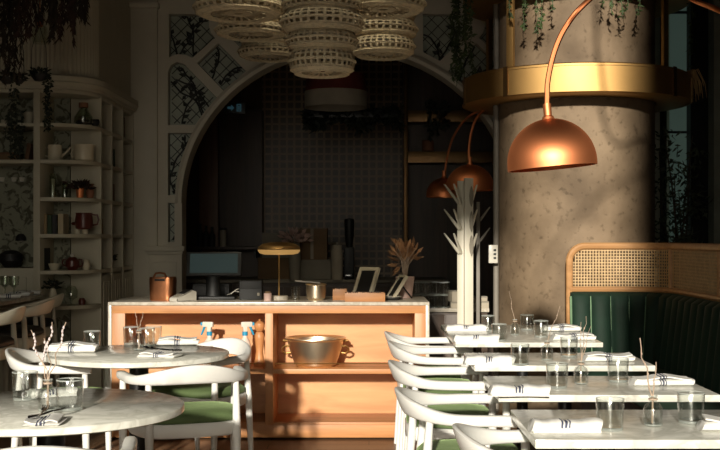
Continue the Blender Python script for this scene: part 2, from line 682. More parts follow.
ACX, ACY, ARX, ARY = 347, 203, 165, 154
floor_v = CY + EYE * F / DA
top_v = CY - (6.0 - EYE) * F / DA
arc_pts = [(ACX + ARX * math.cos(a), ACY - ARY * math.sin(a)) for a in [PI * i / 40 for i in range(41)]]
outer = [(ACX + ARX, floor_v), (812, floor_v), (812, top_v), (128, top_v), (128, floor_v), (ACX - ARX, floor_v)] + list(reversed(arc_pts))
P1 = [(169, 14), (209, 14), (209, 26), (211, 33), (215, 38), (192, 58), (186, 55), (178, 54), (169, 57)]
P2 = [(218, 43), (246, 71), (224, 91), (197, 63)]
P3 = [(168, 72), (171, 65), (177, 62), (184, 64), (217, 98), (205, 111), (195, 125), (168, 125)]
P4 = [(168, 133), (192, 133), (184, 152), (179, 172), (176.5, 195), (168, 195)]
P5 = [(168, 203), (174.5, 203), (174.5, 242), (168, 242)]
P6 = [(228, 14), (271, 14), (271, 52), (254, 61), (231, 38), (226, 28)]
mir = lambda P: [(2 * ACX - x, y) for x, y in reversed(P)]
PANELS = [P1, P2, P3, P4, P5, P6]
HOLES = PANELS + [mir(P) for P in PANELS]
bm = new()
prism(bm, outer, HOLES, arch3, 0.22)
struct('wall_arch', bm, M_white, smooth=20)
# raised archivolt moulding round the opening
bm = new()
secs = []
for i in range(49):
    a = PI * i / 48
    pts = []
    for k, w in ((0.0, 0.0), (0.0, -0.035), (3.5, -0.045), (6.5, -0.03), (7.0, 0.0)):
        pts.append(arch3(ACX + (ARX + k) * math.cos(a), ACY - (ARY + k) * math.sin(a), w))
    secs.append(pts)
loft(bm, secs)
struct('trim_arch', bm, M_white)
# impost block, pedestal and pilaster on the left jamb
bm = new()
for (xa, xb, ya, yb, w0) in ((146, 186, 246, 251, -0.10), (148, 184, 251, 254, -0.07), (150, 183, 254, 460, -0.05),
                             (131, 158, 0, 460, -0.042), (131, 160, 4, 9, -0.08)):
    a, b_ = at(xa, yb, DA), at(xb, ya, DA)
    box(bm, (a.x, DA + w0, max(0, a.z)), (b_.x, DA - 0.001, b_.z), 0.006)
struct('trim_pilaster', bm, M_white)
bm = new()
a, b_ = at(154, 300, DA), at(178, 262, DA)
box(bm, (a.x, DA - 0.062, a.z), (b_.x, DA - 0.048, b_.z), 0.008)
struct('trim_pedestal_panel', bm, M_white)


def inside(P, x, y):
    c = False
    for i in range(len(P)):
        (x1, y1), (x2, y2) = P[i], P[i - 1]
        if (y1 > y) != (y2 > y) and x < (x2 - x1) * (y - y1) / (y2 - y1) + x1:
            c = not c
    return c


def spandrel(P, n, label):
    cx = sum(p[0] for p in P) / len(P)
    cy = sum(p[1] for p in P) / len(P)
    o = at(cx, cy, DA + 0.09)
    S = DA / F
    to = lambda u, v, w: Vector(((u - cx) * S, w, -(v - cy) * S))
    t = thing('leaded_glass_panel', label, 'glass panel', Vector((at_x(cx), DA + 0.08, EYE + (CY - cy) * S)))
    bm = new()
    prism(bm, P, [], to, 0.02)
    obj('pane', bm, M_leaded, t, smooth=0)
    r = random.Random(n)
    bm = new()
    x0, x1 = min(p[0] for p in P), max(p[0] for p in P)
    y0, y1 = min(p[1] for p in P), max(p[1] for p in P)

    def seg(ax, ay, bx, by, rad):
        run = []
        for k in range(25):
            q = k / 24
            x, y = ax + (bx - ax) * q, ay + (by - ay) * q
            if inside(P, x, y):
                run.append(to(x, y, -0.002))
            else:
                if len(run) > 1:
                    tube(bm, [run[0], run[-1]], rad, 4)
                run = []
        if len(run) > 1:
            tube(bm, [run[0], run[-1]], rad, 4)
    diag = 13
    k = x0 - (y1 - y0)
    while k < x1 + (y1 - y0):
        seg(k, y0, k + (y1 - y0), y1, 0.0042)
        seg(k, y1, k + (y1 - y0) , y0, 0.0042)
        k += diag
    # the leading that borders the pane
    tube(bm, [to(*p, -0.002) for p in P] + [to(*P[0], -0.002)], 0.004, 4)
    obj('lead_lines', bm, M_lead, t, smooth=0)
    nb = max(1, int((x1 - x0) * (y1 - y0) / 640))
    made = 0
    for b in range(nb):
        bm = new()
        x = r.uniform(x0 + 2, x1 - 2)
        y = y1 - 2
        ang = r.uniform(-2.2, -0.9)
        prev = None
        for k in range(22):
            if inside(P, x, y):
                p = to(x, y, -0.006)
                if prev is not None:
                    tube(bm, [prev, p], 0.008, 5)
                prev = p
                if k % 2 == 0 and r.random() < 0.75:
                    la = ang + r.choice((-1, 1)) * r.uniform(0.5, 1.2)
                    ll = r.uniform(5, 9.5)
                    if inside(P, x + math.cos(la) * ll, y + math.sin(la) * ll):
                        d = Vector((math.cos(la), 0, -math.sin(la)))
                        leaf(bm, p, d, ll * S, r.uniform(3.2, 5.4) * S, up=Vector((0, 1, 0)))
            else:
                prev = None
            x += math.cos(ang) * 3.0
            y += math.sin(ang) * 3.0
            ang += r.uniform(-0.35, 0.35)
        if len(bm.verts):
            obj('branch_motif', bm, M_lead, t, smooth=0)
            made += 1
        else:
            bm.free()
    if not made:
        bm = new()
        tube(bm, [to(cx, cy - 5, -0.004), to(cx, cy + 5, -0.004)], 0.006, 4)
        obj('branch_motif', bm, M_lead, t, smooth=0)


names = ['square leaded glass panel with dark branches in the upper {} corner above the arch',
         'diamond leaded glass panel with dark leaves on the {} side of the arch',
         'tall round-topped leaded glass panel {} of the arch',
         'tapering leaded glass panel with a flower beside the {} springing of the arch',
         'smallest narrow upright leaded glass panel low on the {} arch jamb',
         'lobed leaded glass panel {} of the woven pendants over the arch']
for i, P in enumerate(PANELS):
    spandrel(P, i + 1, names[i].format('left'))
for i, P in enumerate(PANELS):
    if i in (2, 3, 4):
        continue          # behind the column
    spandrel(mir(P), i + 20, names[i].format('right'))
bm = new()
for P in (P3, P4, P5):
    prism(bm, mir(P), [], lambda u, v, w: arch3(u, v, 0.1 + w), 0.02)
struct('trim_blank_panels', bm, M_white, smooth=0)

# ------------------------------------------------------------------ left corner: shelving, panelled drum
XF = -2.02               # face of the side bookcase
YF, YC = 7.95, 8.3       # front of the corner shelves, end panel


def end_curve(x_left, inset=0.0, n=10, front=YF, back=YC, xr=XF, rx=0.32):
    """plan outline of a shelf with a quarter-round right end, from the left front to the right back"""
    pts = [(x_left, front + inset)]
    for k in range(n + 1):
        a = -PI / 2 + (PI / 2) * k / n
        pts.append((xr - inset - rx + rx * math.cos(a), back + (back - front - inset) * math.sin(a)))
    return pts


def plan_slab(bm, pts, z0, z1, back):
    outl = [(pts[0][0], back)] + pts + [(pts[-1][0], back)]
    prism(bm, outl, [], lambda u, v, w: Vector((u, v, z0 + w)), z1 - z0)


zrow = [EYE + (CY - y) * 8.0 / F for y in (123.5, 160, 197.5, 234, 270.5, 306)]
bm = new(); box(bm, (-6.9, 8.30, 0), (-2.255, 8.38, 6.0)); struct('wall_alcove', bm, M_paper, smooth=0)
t = thing('corner_shelving', 'cream corner shelving with rounded open shelves in front of floral wallpaper', 'shelves', (0, 0, 0))
for i, z in enumerate(zrow):
    bm = new()
    plan_slab(bm, end_curve(-2.375), z - 0.026, z, 8.298)
    obj('shelf', bm, M_joinery, t)
for i in (0, 1):
    bm = new(); box(bm, (-4.6, YF, zrow[i] - 0.026), (-2.425, 8.298, zrow[i]), 0.003)
    obj('shelf', bm, M_joinery, t)
bm = new(); box(bm, (-2.425, YF - 0.006, 0), (-2.376, 8.298, 2.42), 0.004)
obj('upright', bm, M_joinery, t)
bm = new(); box(bm, (-4.6, YF + 0.02, 0), (-2.427, 8.298, EYE + (CY - 268) * 8 / F), 0.004)
for k in range(4):
    box(bm, (-2.95 - k * 0.5, YF + 0.006, 0.12), (-2.48 - k * 0.5, YF + 0.022, 1.06), 0.006)
obj('cupboard', bm, M_joinery, t)
bm = new(); plan_slab(bm, end_curve(-4.6, 0.0), 0.0, 0.1, 8.298)
obj('plinth', bm, M_joinery, t)
bm = new(); plan_slab(bm, end_curve(-4.6, 0.004), 2.395, 2.42, 8.298)
obj('top_panel', bm, M_joinery, t)
# cornice and the fluted drum above
bm = new()
prof = ((0.0, 2.42), (-0.02, 2.425), (-0.022, 2.465), (-0.036, 2.48), (-0.038, 2.515), (-0.01, 2.53))
secs = []
path = end_curve(-4.6, 0.0, 16) + [(XF, 9.0), (XF, 9.45)]
for i, p in enumerate(path):
    a, b_ = path[max(i - 1, 0)], path[min(i + 1, len(path) - 1)]
    t2 = Vector((b_[0] - a[0], b_[1] - a[1])).normalized()
    nr = Vector((t2.y, -t2.x))
    secs.append([Vector((p[0] - nr.x * o_, p[1] - nr.y * o_, z)) for o_, z in prof] + [Vector((p[0] + nr.x * 0.04, p[1] + nr.y * 0.04, 2.47))])
loft(bm, secs)
struct('trim_cornice', bm, M_joinery)
bm = new()
path = end_curve(-4.6, 0.03, 60, rx=0.30)
fine = []
for a, b_ in zip(path, path[1:]):
    L_ = math.hypot(b_[0] - a[0], b_[1] - a[1])
    n = max(1, int(L_ / 0.0034))
    for k in range(n):
        fine.append((a[0] + (b_[0] - a[0]) * k / n, a[1] + (b_[1] - a[1]) * k / n))
fine.append(path[-1])
s_ = 0
cols = []
for i, p in enumerate(fine):
    a, b_ = fine[max(i - 1, 0)], fine[min(i + 1, len(fine) - 1)]
    t2 = Vector((b_[0] - a[0], b_[1] - a[1])).normalized()
    if i:
        s_ += math.hypot(p[0] - fine[i - 1][0], p[1] - fine[i - 1][1])
    o_ = 0.014 * abs(math.sin(s_ * PI / 0.034))
    q = (p[0] + t2.y * o_, p[1] - t2.x * o_)
    cols.append((bm.verts.new((q[0], q[1], 2.51)), bm.verts.new((q[0], q[1], 6.0))))
for a, b_ in zip(cols, cols[1:]):
    bm.faces.new((a[0], b_[0], b_[1], a[1]))
struct('wall_fluted', bm, M_joinery, smooth=25)
bm = new(); box(bm, (-2.3, YC, 2.42), (XF - 0.03, DA, 6.0)); struct('wall_bulkhead', bm, M_joinery, smooth=0)

# side bookcase, cubbies facing the room
t = thing('side_bookcase', 'tall cream bookcase of cubbyholes receding beside the arch wall', 'bookcase', (0, 0, 0))
D0, D1 = YC, 9.44
bm = new(); box(bm, (-2.25, D0, 0), (XF, D0 + 0.03, 2.42), 0.003); obj('end_panel', bm, M_joinery, t)
bm = new(); box(bm, (-2.29, D0 + 0.03, 0), (-2.25, D1, 2.42)); obj('back_panel', bm, M_joinery, t, smooth=0)
for k in range(1, 4):
    y = D0 + (D1 - D0) * k / 3
    bm = new(); box(bm, (-2.25, y - 0.03, 0), (XF, y, 2.42), 0.003); obj('upright', bm, M_joinery, t)
for z in zrow[:5] + [2.42]:
    bm = new(); box(bm, (-2.25, D0 + 0.03, z - 0.03), (XF - 0.004, D1 - 0.03, z), 0.003); obj('shelf', bm, M_joinery, t)
for k in range(3):
    y0, y1 = D0 + (D1 - D0) * k / 3 + 0.04, D0 + (D1 - D0) * (k + 1) / 3 - 0.035
    bm = new()
    box(bm, (XF - 0.03, y0, 0.12), (XF - 0.005, y1, zrow[4] - 0.05), 0.004)
    for q in range(3):
        ya = y0 + 0.04 + (y1 - y0 - 0.08) * q / 3
        box(bm, (XF - 0.008, ya, 0.18), (XF + 0.002, ya + (y1 - y0 - 0.08) / 3 - 0.02, zrow[4] - 0.1), 0.004)
    obj('door', bm, M_joinery, t)

# ------------------------------------------------------------------ column with its brass planter ring
COL = Vector((1.61, 8.6, 0))
CR = 0.606
bm = new()
lathe(bm, [(CR, 0), (CR, 6.0)], 64, (COL.x, COL.y, 0))
struct('column', bm, M_conc)
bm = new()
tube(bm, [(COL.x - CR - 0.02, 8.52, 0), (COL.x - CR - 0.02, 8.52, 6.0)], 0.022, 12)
struct('trim_column_highlight', bm, M_tonegrey)  # thin post added to draw the highlight along the column's left edge
ring = thing('planter_ring', 'broad brushed brass band ring around the concrete column above the copper lamp', 'planter', (COL.x, COL.y, 2.37))
bm = new()
lathe(bm, [(0.62, 0.06), (0.62, 0.0), (0.85, 0.0), (0.87, 0.012), (0.87, 0.205), (0.85, 0.215), (0.83, 0.215), (0.83, 0.06), (0.62, 0.06)], 96)
obj('band', bm, M_brass, ring)
for s in (0.012, 0.195):
    bm = new()
    lathe(bm, [(0.868, s - 0.006), (0.877, s - 0.006), (0.877, s + 0.006), (0.868, s + 0.006)], 96)
    obj('edge_bead', bm, M_brass, ring)
for ang in (-45, 44, 75, -85):
    a = R(ang)
    bm = new()
    box(bm, (-0.02, -0.004, 0.0), (0.02, 0.004, 0.215), rot=None)
    bmesh.ops.transform(bm, matrix=Matrix.Translation((math.sin(a) * 0.875, -math.cos(a) * 0.875, 0)) @ Matrix.Rotation(a, 4, 'Z'), verts=bm.verts)
    obj('joint_strip', bm, M_brassdark, ring)
for ang in (-46, 43, 130, -130):
    a = R(ang)
    bm = new()
    box(bm, (-0.03, -0.012, 0.06), (0.03, 0.012, 0.95), 0.003)
    bmesh.ops.transform(bm, matrix=Matrix.Translation((math.sin(a) * 0.80, -math.cos(a) * 0.80, 0)) @ Matrix.Rotation(a, 4, 'Z'), verts=bm.verts)
    obj('hanger_bar', bm, M_brass, ring)
bm = new()
lathe(bm, [(0.62, 0.78), (0.87, 0.78), (0.87, 0.98), (0.83, 0.98), (0.83, 0.84), (0.62, 0.84)], 96)
obj('upper_band', bm, M_brass, ring)


def vines(name, label, cat, origins, lens, m, lw=(0.03, 0.014), density=55, spread=0.02, group=None, stem=0.003, droop=0.0):
    t = thing(name, label, cat, origins[0], 0, group)
    o0 = Vector(origins[0])
    bs, bl = new(), new()
    for o_, L_ in zip(origins, lens):
        o_ = Vector(o_) - o0
        n = max(4, int(L_ / 0.04))
        pts = []
        x = y = 0
        for k in range(n + 1):
            x += rnd.uniform(-1, 1) * spread * 0.5
            y += rnd.uniform(-1, 1) * spread * 0.5
            pts.append(o_ + Vector((x, y, -L_ * k / n)))
        tube(bs, pts, stem, 4)
        for k in range(int(L_ * density)):
            q = rnd.random() ** 0.9
            i = min(n - 1, int(q * n))
            p = pts[i].lerp(pts[i + 1], q * n - i)
            d = Vector((rnd.uniform(-1, 1), rnd.uniform(-1, 1), rnd.uniform(-1.4, 0.3) - droop))
            leaf(bl, p, d, lw[0] * rnd.uniform(0.7, 1.3), lw[1] * rnd.uniform(0.7, 1.3))
    obj('stems', bs, m, t)
    lf = obj('leaves', bl, m, t, smooth=0)
    return t


def ringpt(ang, r, z):
    return (COL.x + math.sin(R(ang)) * r, COL.y - math.cos(R(ang)) * r, z)


vines('trailing_vine', 'green trailing vine hanging over the column left of the copper lamp arm', 'plant',
      [ringpt(a, 0.885, 3.35) for a in (-40, -36, -33, -29, -25, -22)], [0.42, 0.5, 0.36, 0.55, 0.5, 0.40], M_leaf, (0.035, 0.016), 110)
vines('trailing_vine', 'green trailing vine hanging over the column right of the copper lamp arm', 'plant',
      [ringpt(a, 0.885, 3.35) for a in (4, 8, 11, 15, 20)], [0.36, 0.42, 0.45, 0.4, 0.44], M_leaf, (0.035, 0.016), 100)
vines('trailing_vine', 'bushiest green vine hanging left of the column beside the leaded panels', 'plant',
      [ringpt(a, 0.885 + (k % 3) * 0.03, 3.4) for k, a in enumerate((-93, -88, -84, -80, -76, -72, -68, -90, -82))],
      [0.6, 0.75, 0.82, 0.88, 0.85, 0.7, 0.5, 0.8, 0.82], M_leaf, (0.04, 0.018), 130, 0.03)
vines('trailing_vine', 'thin green vine hanging to the right of the column before the sea green glass', 'plant',
      [ringpt(a, 0.885, 3.4) for a in (78, 84)], [0.75, 0.62], M_leaf, (0.03, 0.016), 70)
# straw spilling over the right end of the ring
t = thing('dried_straw_bunch', 'pale dried straw spilling over the right end of the brass ring', 'dried plant', ringpt(78, 0.85, 2.585))
bm = new()
for k in range(46):
    a = rnd.uniform(-0.2, 0.25)
    out = rnd.uniform(0.02, 0.10)
    dr = rnd.uniform(-0.20, 0.02)
    p0 = Vector((rnd.uniform(-0.03, 0.0), rnd.uniform(-0.06, 0.06), 0.0))
    p1 = p0 + Vector((out * 0.6, a * 0.3, 0.035))
    p2 = p0 + Vector((out, a * 0.5 , dr * 0.4))
    p3 = p0 + Vector((out * 1.1, a * 0.6, dr))
    tube(bm, [p0, p1, p2, p3], [0.003, 0.003, 0.004, 0.002], 4)
obj('stalks', bm, M_wheat, t)
# white control box on the column edge
p = at(493, 254, 8.42)
t = thing('wall_control', 'small white control box fixed to the left edge of the column', 'switch', p)
bm = new(); box(bm, (-0.035, -0.02, -0.07), (0.035, 0.03, 0.07), 0.006); obj('housing', bm, M_ceram, t)
for z in (-0.03, 0.0, 0.03):
    bm = new(); box(bm, (0.002, -0.024, z - 0.008), (0.022, -0.018, z + 0.008), 0.001); obj('button', bm, M_plastic, t)

# ------------------------------------------------------------------ glazed screen and planting at the right
bm = new(); box(bm, (2.2, 9.62, 0), (4.2, 9.66, 6.0)); struct('wall_screen', bm, mat('dark_screen', (0.02, 0.024, 0.022), 0.5), smooth=0)
w = new()
a, b_ = at(668, 240, 9.5), at(691, -80, 9.5)
box(w, (a.x, 9.44, 0.9), (b_.x, 9.455, 4.6))
win = struct('window_1', w, M_teal, smooth=0)
bm = new()
for px, wd in ((664.5, 3), (700, 20)):
    a = at(px - wd / 2, 0, 9.3); b_ = at(px + wd / 2, 0, 9.3)
    box(bm, (a.x, 9.28, 0), (b_.x, 9.4, 6.0))
for py in (12, 132):
    a = at(664, py + 1, 9.4); b_ = at(692, py - 1, 9.4)
    box(bm, (a.x, 9.40, a.z), (b_.x, 9.44, b_.z))
struct('trim_screen', bm, M_black, smooth=0)
bm = new()
a = at(712, 0, 9.0)
box(bm, (a.x, 8.95, 0), (4.2, 9.1, 6.0))
struct('wall_return', bm, mat('grey_green_wall', (0.26, 0.27, 0.22), 0.7), smooth=0)


def tree(name, label, base, h, crown, nleaf, m, lw, group=None):
    t = thing(name, label, 'plant', base, 0, group)
    bp_, bt, bl = new(), new(), new()
    lathe(bp_, [(0, 0), (0.13, 0), (0.17, 0.32), (0.155, 0.32), (0.15, 0.27), (0, 0.27)], 24)
    obj('pot', bp_, M_terra, t)
    tips = []
    trunk = [Vector((0.02 * math.sin(k), 0.02 * math.cos(k * 1.7), 0.27 + (h * 0.55 - 0.27) * k / 6)) for k in range(7)]
    tube(bt, trunk, [0.028 - 0.002 * k for k in range(7)], 8)
    for k in range(16):
        s = trunk[rnd.randint(2, 6)]
        e = Vector((rnd.uniform(-1, 1) * crown, rnd.uniform(-1, 1) * crown * 0.7, rnd.uniform(h * 0.3, h)))
        mid = s.lerp(e, 0.5) + Vector((rnd.uniform(-.05, .05), rnd.uniform(-.05, .05), 0.06))
        tube(bt, [s, mid, e], [0.01, 0.007, 0.003], 5)
        tips += [(s, mid), (mid, e), (mid, e)]
    obj('branches', bt, M_bark, t)
    for k in range(nleaf):
        a_, b2 = rnd.choice(tips)
        p = a_.lerp(b2, rnd.random()) + Vector((rnd.gauss(0, .05), rnd.gauss(0, .05), rnd.gauss(0, .05)))
        leaf(bl, p, (rnd.uniform(-1, 1), rnd.uniform(-1, 1), rnd.uniform(-.6, 1)), lw[0] * rnd.uniform(.7, 1.3), lw[1])
    obj('leaves', bl, m, t, smooth=0)
    return t


tree('potted_olive_tree', 'dark leafy potted tree behind the banquette right of the column', (2.56, 9.1, 0), 2.3, 0.22, 1500, mat('olive_leaves', (0.075, 0.09, 0.05), 0.55, var=0.4), (0.07, 0.022))

# ------------------------------------------------------------------ banquette
bq = thing('banquette', 'curved green velvet banquette with channel tufted back and cane top along the right', 'bench', (0, 0, 0))
BX0, BYB, BXR = 1.43, 7.85, 2.12
path = [(BX0, BYB)]
rr = 0.34
for k in range(9):
    a = PI / 2 - (PI / 2) * k / 8
    path.append((BXR - rr + rr * math.cos(a), BYB - rr + rr * math.sin(a)))
path.append((BXR, 2.4))


def resample(pts, step):
    out, acc = [Vector(pts[0])], 0
    d = [0]
    for a, b_ in zip(pts, pts[1:]):
        d.append(d[-1] + math.hypot(b_[0] - a[0], b_[1] - a[1]))
    n = int(round(d[-1] / step))
    res = []
    for k in range(n + 1):
        s = d[-1] * k / n
        i = max(j for j in range(len(d)) if d[j] <= s + 1e-9)
        i = min(i, len(pts) - 2)
        q = (s - d[i]) / (d[i + 1] - d[i])
        p = Vector((pts[i][0] + (pts[i + 1][0] - pts[i][0]) * q, pts[i][1] + (pts[i + 1][1] - pts[i][1]) * q))
        tg = Vector((pts[i + 1][0] - pts[i][0], pts[i + 1][1] - pts[i][1])).normalized()
        res.append((s, p, Vector((tg.y, -tg.x))))       # inward normal faces the room
    return res


ZC = 0.965              # bottom of the cane, top of the velvet
smp = resample(path, 0.01)
bm = new()
secs = []
CH = 0.142
for s, p, nr in smp:
    b = 0.045 + 0.06 * math.sqrt(max(0, 1 - ((s % CH) / CH * 2 - 1) ** 2))
    secs.append([Vector((p.x + nr.x * o_, p.y + nr.y * o_, z)) for o_, z in
                 ((0.0, 0.40), (b + 0.05, 0.40), (b + 0.03, 0.6), (b, 0.85), (b * 0.9, ZC - 0.035), (b * 0.5, ZC - 0.008), (0.0, ZC - 0.005))])
loft(bm, secs)
bk = obj('backrest', bm, M_bench, bq, smooth=70)
bm = new()
for s, p, nr in smp:
    if abs((s + 0.01) % CH - 0.01) < 0.0101:
        tube(bm, [Vector((p.x + nr.x * o_, p.y + nr.y * o_, z)) for o_, z in ((0.108, 0.46), (0.086, 0.6), (0.06, 0.85), (0.052, ZC - 0.035))], 0.008, 6)
obj('piping', bm, M_pipe, bk)
bm = new()
secs = [[Vector((p.x + nr.x * o_, p.y + nr.y * o_, z)) for o_, z in ((0.05, 0.33), (0.50, 0.33), (0.53, 0.36), (0.53, 0.43), (0.49, 0.46), (0.10, 0.46))] for s, p, nr in smp[::4] if not (0.5 < s < 1.1)]
loft(bm, secs)
obj('seat', bm, M_bench, bq, smooth=50)
bm = new()
secs = [[Vector((p.x + nr.x * o_, p.y + nr.y * o_, z)) for o_, z in ((0.0, 0.0), (0.44, 0.0), (0.44, 0.33), (0.0, 0.33))] for s, p, nr in smp[::4] if not (0.5 < s < 1.0)]
loft(bm, secs)
obj('base', bm, M_darkwood, bq)
# bentwood frame with a rounded left corner
ZT = 1.285
tot = smp[-1][0]


def on_path(s, z, o_=0.0):
    k = min(len(smp) - 1, max(0, int(round(s / tot * (len(smp) - 1)))))
    _, p, nr = smp[k]
    return Vector((p.x + nr.x * o_, p.y + nr.y * o_, z))


bm = new()
cr = 0.11
fr = [Vector((BX0, BYB, z)) for z in (0.0, 0.4, 0.8, ZT - cr)]
for k in range(1, 9):
    a = PI - (PI / 2) * k / 8
    fr.append(Vector((BX0 + cr + cr * math.cos(a), BYB, ZT - cr + cr * math.sin(a))))
fr += [on_path(cr + 0.06 + (tot - cr - 0.06) * k / 120, ZT) for k in range(121)]
tube(bm, fr, 0.026, 10)
obj('top_frame', bm, M_bentwood, bq)
bm = new()
tube(bm, [on_path(tot * k / 130, ZC + 0.012, 0.01) for k in range(131)], 0.02, 8)
obj('lower_rail', bm, M_bentwood, bq)
for s in (0.76, 1.75, 2.85, 3.95, 5.05):
    bm = new()
    tube(bm, [on_path(s, ZC + 0.01), on_path(s, ZT - 0.01)], 0.018, 8)
    obj('upright', bm, M_bentwood, bq)
# cane mesh: two layers of strands
bm = new()


def strip(bm, a, b_, off, w_):
    a, b_ = Vector(a), Vector(b_)
    d = (b_ - a).normalized()
    n = Vector((off[0], off[1], 0))
    s = d.cross(n).normalized() * w_ / 2
    t_ = n * 0.0012
    v = [bm.verts.new(x) for x in (a + s + t_, a - s + t_, b_ - s + t_, b_ + s + t_, a + s - t_, a - s - t_, b_ - s - t_, b_ + s - t_)]
    for f in ((0, 1, 2, 3), (7, 6, 5, 4), (0, 3, 7, 4), (1, 5, 6, 2)):
        bm.faces.new([v[i] for i in f])


smc = resample(path, 0.021)
for s, p, nr in smc:
    if s < 0.02:
        continue
    zt = ZT - 0.01
    if s < cr:
        zt = ZT - cr + math.sqrt(max(0, cr * cr - (cr - s) ** 2)) - 0.006
    strip(bm, (p.x + nr.x * .004, p.y + nr.y * .004, ZC + 0.02), (p.x + nr.x * .004, p.y + nr.y * .004, zt), nr, 0.0085)
nz_ = 14
for k in range(nz_):
    z = ZC + 0.03 + (ZT - 0.03 - ZC - 0.01) * k / (nz_ - 1)
    s0 = 0.0
    if z > ZT - cr:
        s0 = cr - math.sqrt(max(0, cr * cr - (z - ZT + cr) ** 2))
    prev = None
    for s, p, nr in smc[::2]:
        if s < s0:
            continue
        q = Vector((p.x, p.y, z))
        if prev is not None:
            strip(bm, prev, q, nr, 0.0085)
        prev = q
obj('cane_panel', bm, M_cane, bq, smooth=0)

# ------------------------------------------------------------------ oak service counter
CZ = 0.918
CYF, CYB = 7.31, 8.02
CXL, CXR = (110 - CX) * CYF / F, (427.5 - CX) * CYF / F
ct = thing('service_counter', 'oak service counter with open shelves and pale stone top in front of the arch', 'counter', (0, 0, 0))
bm = new()
box(bm, (CXL - 0.012, CYF - 0.012, CZ - 0.022), (CXR + 0.012, CYB, CZ), 0.003)
box(bm, (CXL - 0.012, CYF - 0.008, 0), (CXL + 0.012, CYB, CZ - 0.022), 0.002)
box(bm, (CXR - 0.012, CYF - 0.008, 0), (CXR + 0.012, CYB, CZ - 0.022), 0.002)
obj('stone_top', bm, M_stone, ct)
bm = new(); box(bm, (CXL + 0.012, CYF, CZ - 0.075), (CXR - 0.012, CYF + 0.55, CZ - 0.022), 0.002); obj('top_rail', bm, M_wood, ct)
xd0, xd1 = (265 - CX) * CYF / F, (273 - CX) * CYF / F
for x0, x1 in ((CXL + 0.012, CXL + 0.10), (CXR - 0.085, CXR - 0.012), (xd0, xd1)):
    bm = new(); box(bm, (x0, CYF, 0.10), (x1, CYF + 0.40, CZ - 0.075), 0.002); obj('upright', bm, M_woodv, ct)
bm = new(); box(bm, (CXL + 0.012, CYF + 0.40, 0.08), (CXR - 0.012, CYF + 0.42, CZ - 0.075)); obj('back_panel', bm, M_woodpanel, ct)
SZ = 0.473
for x0, x1 in ((CXL + 0.10, xd0), (xd1, CXR - 0.085)):
    bm = new(); box(bm, (x0, CYF - 0.004, SZ - 0.032), (x1, CYF + 0.40, SZ), 0.002); s_ = obj('shelf', bm, M_wood, ct)
    bm = new()
    tube(bm, [(x0 + 0.01, CYF + 0.01, SZ), (x0 + 0.01, CYF + 0.01, SZ + 0.035), (x1 - 0.01, CYF + 0.01, SZ + 0.035), (x1 - 0.01, CYF + 0.01, SZ)], 0.0035, 6)
    obj('gallery_rail', bm, M_brass, s_)
    bm = new(); box(bm, (x0, CYF + 0.02, 0.085), (x1, CYF + 0.40, 0.115), 0.002); obj('shelf', bm, M_wood, ct)
bm = new(); box(bm, (CXL + 0.012, CYF + 0.01, 0.015), (CXR - 0.012, CYF + 0.05, 0.10), 0.002); obj('plinth', bm, M_wood, ct)
bm = new(); box(bm, (CXL + 0.012, CYF + 0.42, 0.0), (CXR - 0.012, CYB - 0.02, CZ - 0.022)); obj('carcass', bm, M_darkwood, ct)

# things on the counter shelves
t = thing('preserving_pan', 'wide shallow brass preserving pan with two handles on the counter shelf', 'pan', ((315.5 - CX) * 7.495 / F, 7.495, SZ))
bm = new()
lathe(bm, [(0, 0), (0.125, 0), (0.142, 0.012), (0.172, 0.10), (0.192, 0.175), (0.208, 0.188), (0.207, 0.194), (0.187, 0.181), (0.168, 0.10), (0.136, 0.016), (0, 0.008)], 48)
obj('bowl', bm, M_champ, t)
for s in (-1, 1):
    bm = new()
    tube(bm, [(s * 0.180, -0.03, 0.135), (s * 0.205, -0.03, 0.138), (s * 0.225, -0.015, 0.118), (s * 0.226, 0.015, 0.098), (s * 0.205, 0.03, 0.082), (s * 0.160, 0.03, 0.088)], 0.008, 8)
    tube(bm, [(s * 0.190, 0, 0.168), (s * 0.222, 0, 0.172)], [0.008, 0.010], 8)
    obj('handle', bm, M_brass, t)
t = thing('pepper_mill', 'tall turned wooden pepper mill standing beside the counter upright', 'pepper mill', ((259.5 - CX) * 7.45 / F, 7.45, SZ))
bm = new()
lathe(bm, [(0, 0), (0.037, 0), (0.038, 0.02), (0.031, 0.05), (0.024, 0.10), (0.028, 0.15), (0.033, 0.19), (0.034, 0.21), (0.022, 0.235), (0, 0.237)], 24)
obj('body', bm, M_woodv, t)
bm = new()
lathe(bm, [(0, 0.238), (0.020, 0.238), (0.030, 0.252), (0.036, 0.272), (0.033, 0.292), (0.018, 0.306), (0.006, 0.309), (0.008, 0.318), (0, 0.322)], 24)
obj('head', bm, M_woodv, t)


def spray(label, x, rz, d):
    t = thing('spray_bottle', label, 'spray bottle', (x, d, SZ), rz)
    bm = new()
    lathe(bm, [(0, 0), (0.040, 0), (0.043, 0.01), (0.043, 0.13), (0.034, 0.17), (0.016, 0.2), (0.015, 0.215), (0, 0.215)], 24)
    obj('bottle', bm, M_frost, t)
    bm = new(); lathe(bm, [(0, 0.212), (0.019, 0.212), (0.019, 0.238), (0, 0.238)], 16); obj('collar', bm, M_blue, t)
    bm = new()
    box(bm, (-0.014, -0.013, 0.238), (0.014, 0.013, 0.275), 0.004)
    box(bm, (-0.028, -0.013, 0.268), (0.05, 0.013, 0.305), 0.009)
    obj('spray_head', bm, M_ceram, t)
    bm = new()
    box(bm, (0.05, -0.011, 0.278), (0.062, 0.011, 0.300), 0.002)
    tube(bm, [(0.036, 0, 0.272), (0.046, 0, 0.245), (0.06, 0, 0.215)], [0.009, 0.008, 0.006], 6)
    obj('trigger', bm, M_blue, t)


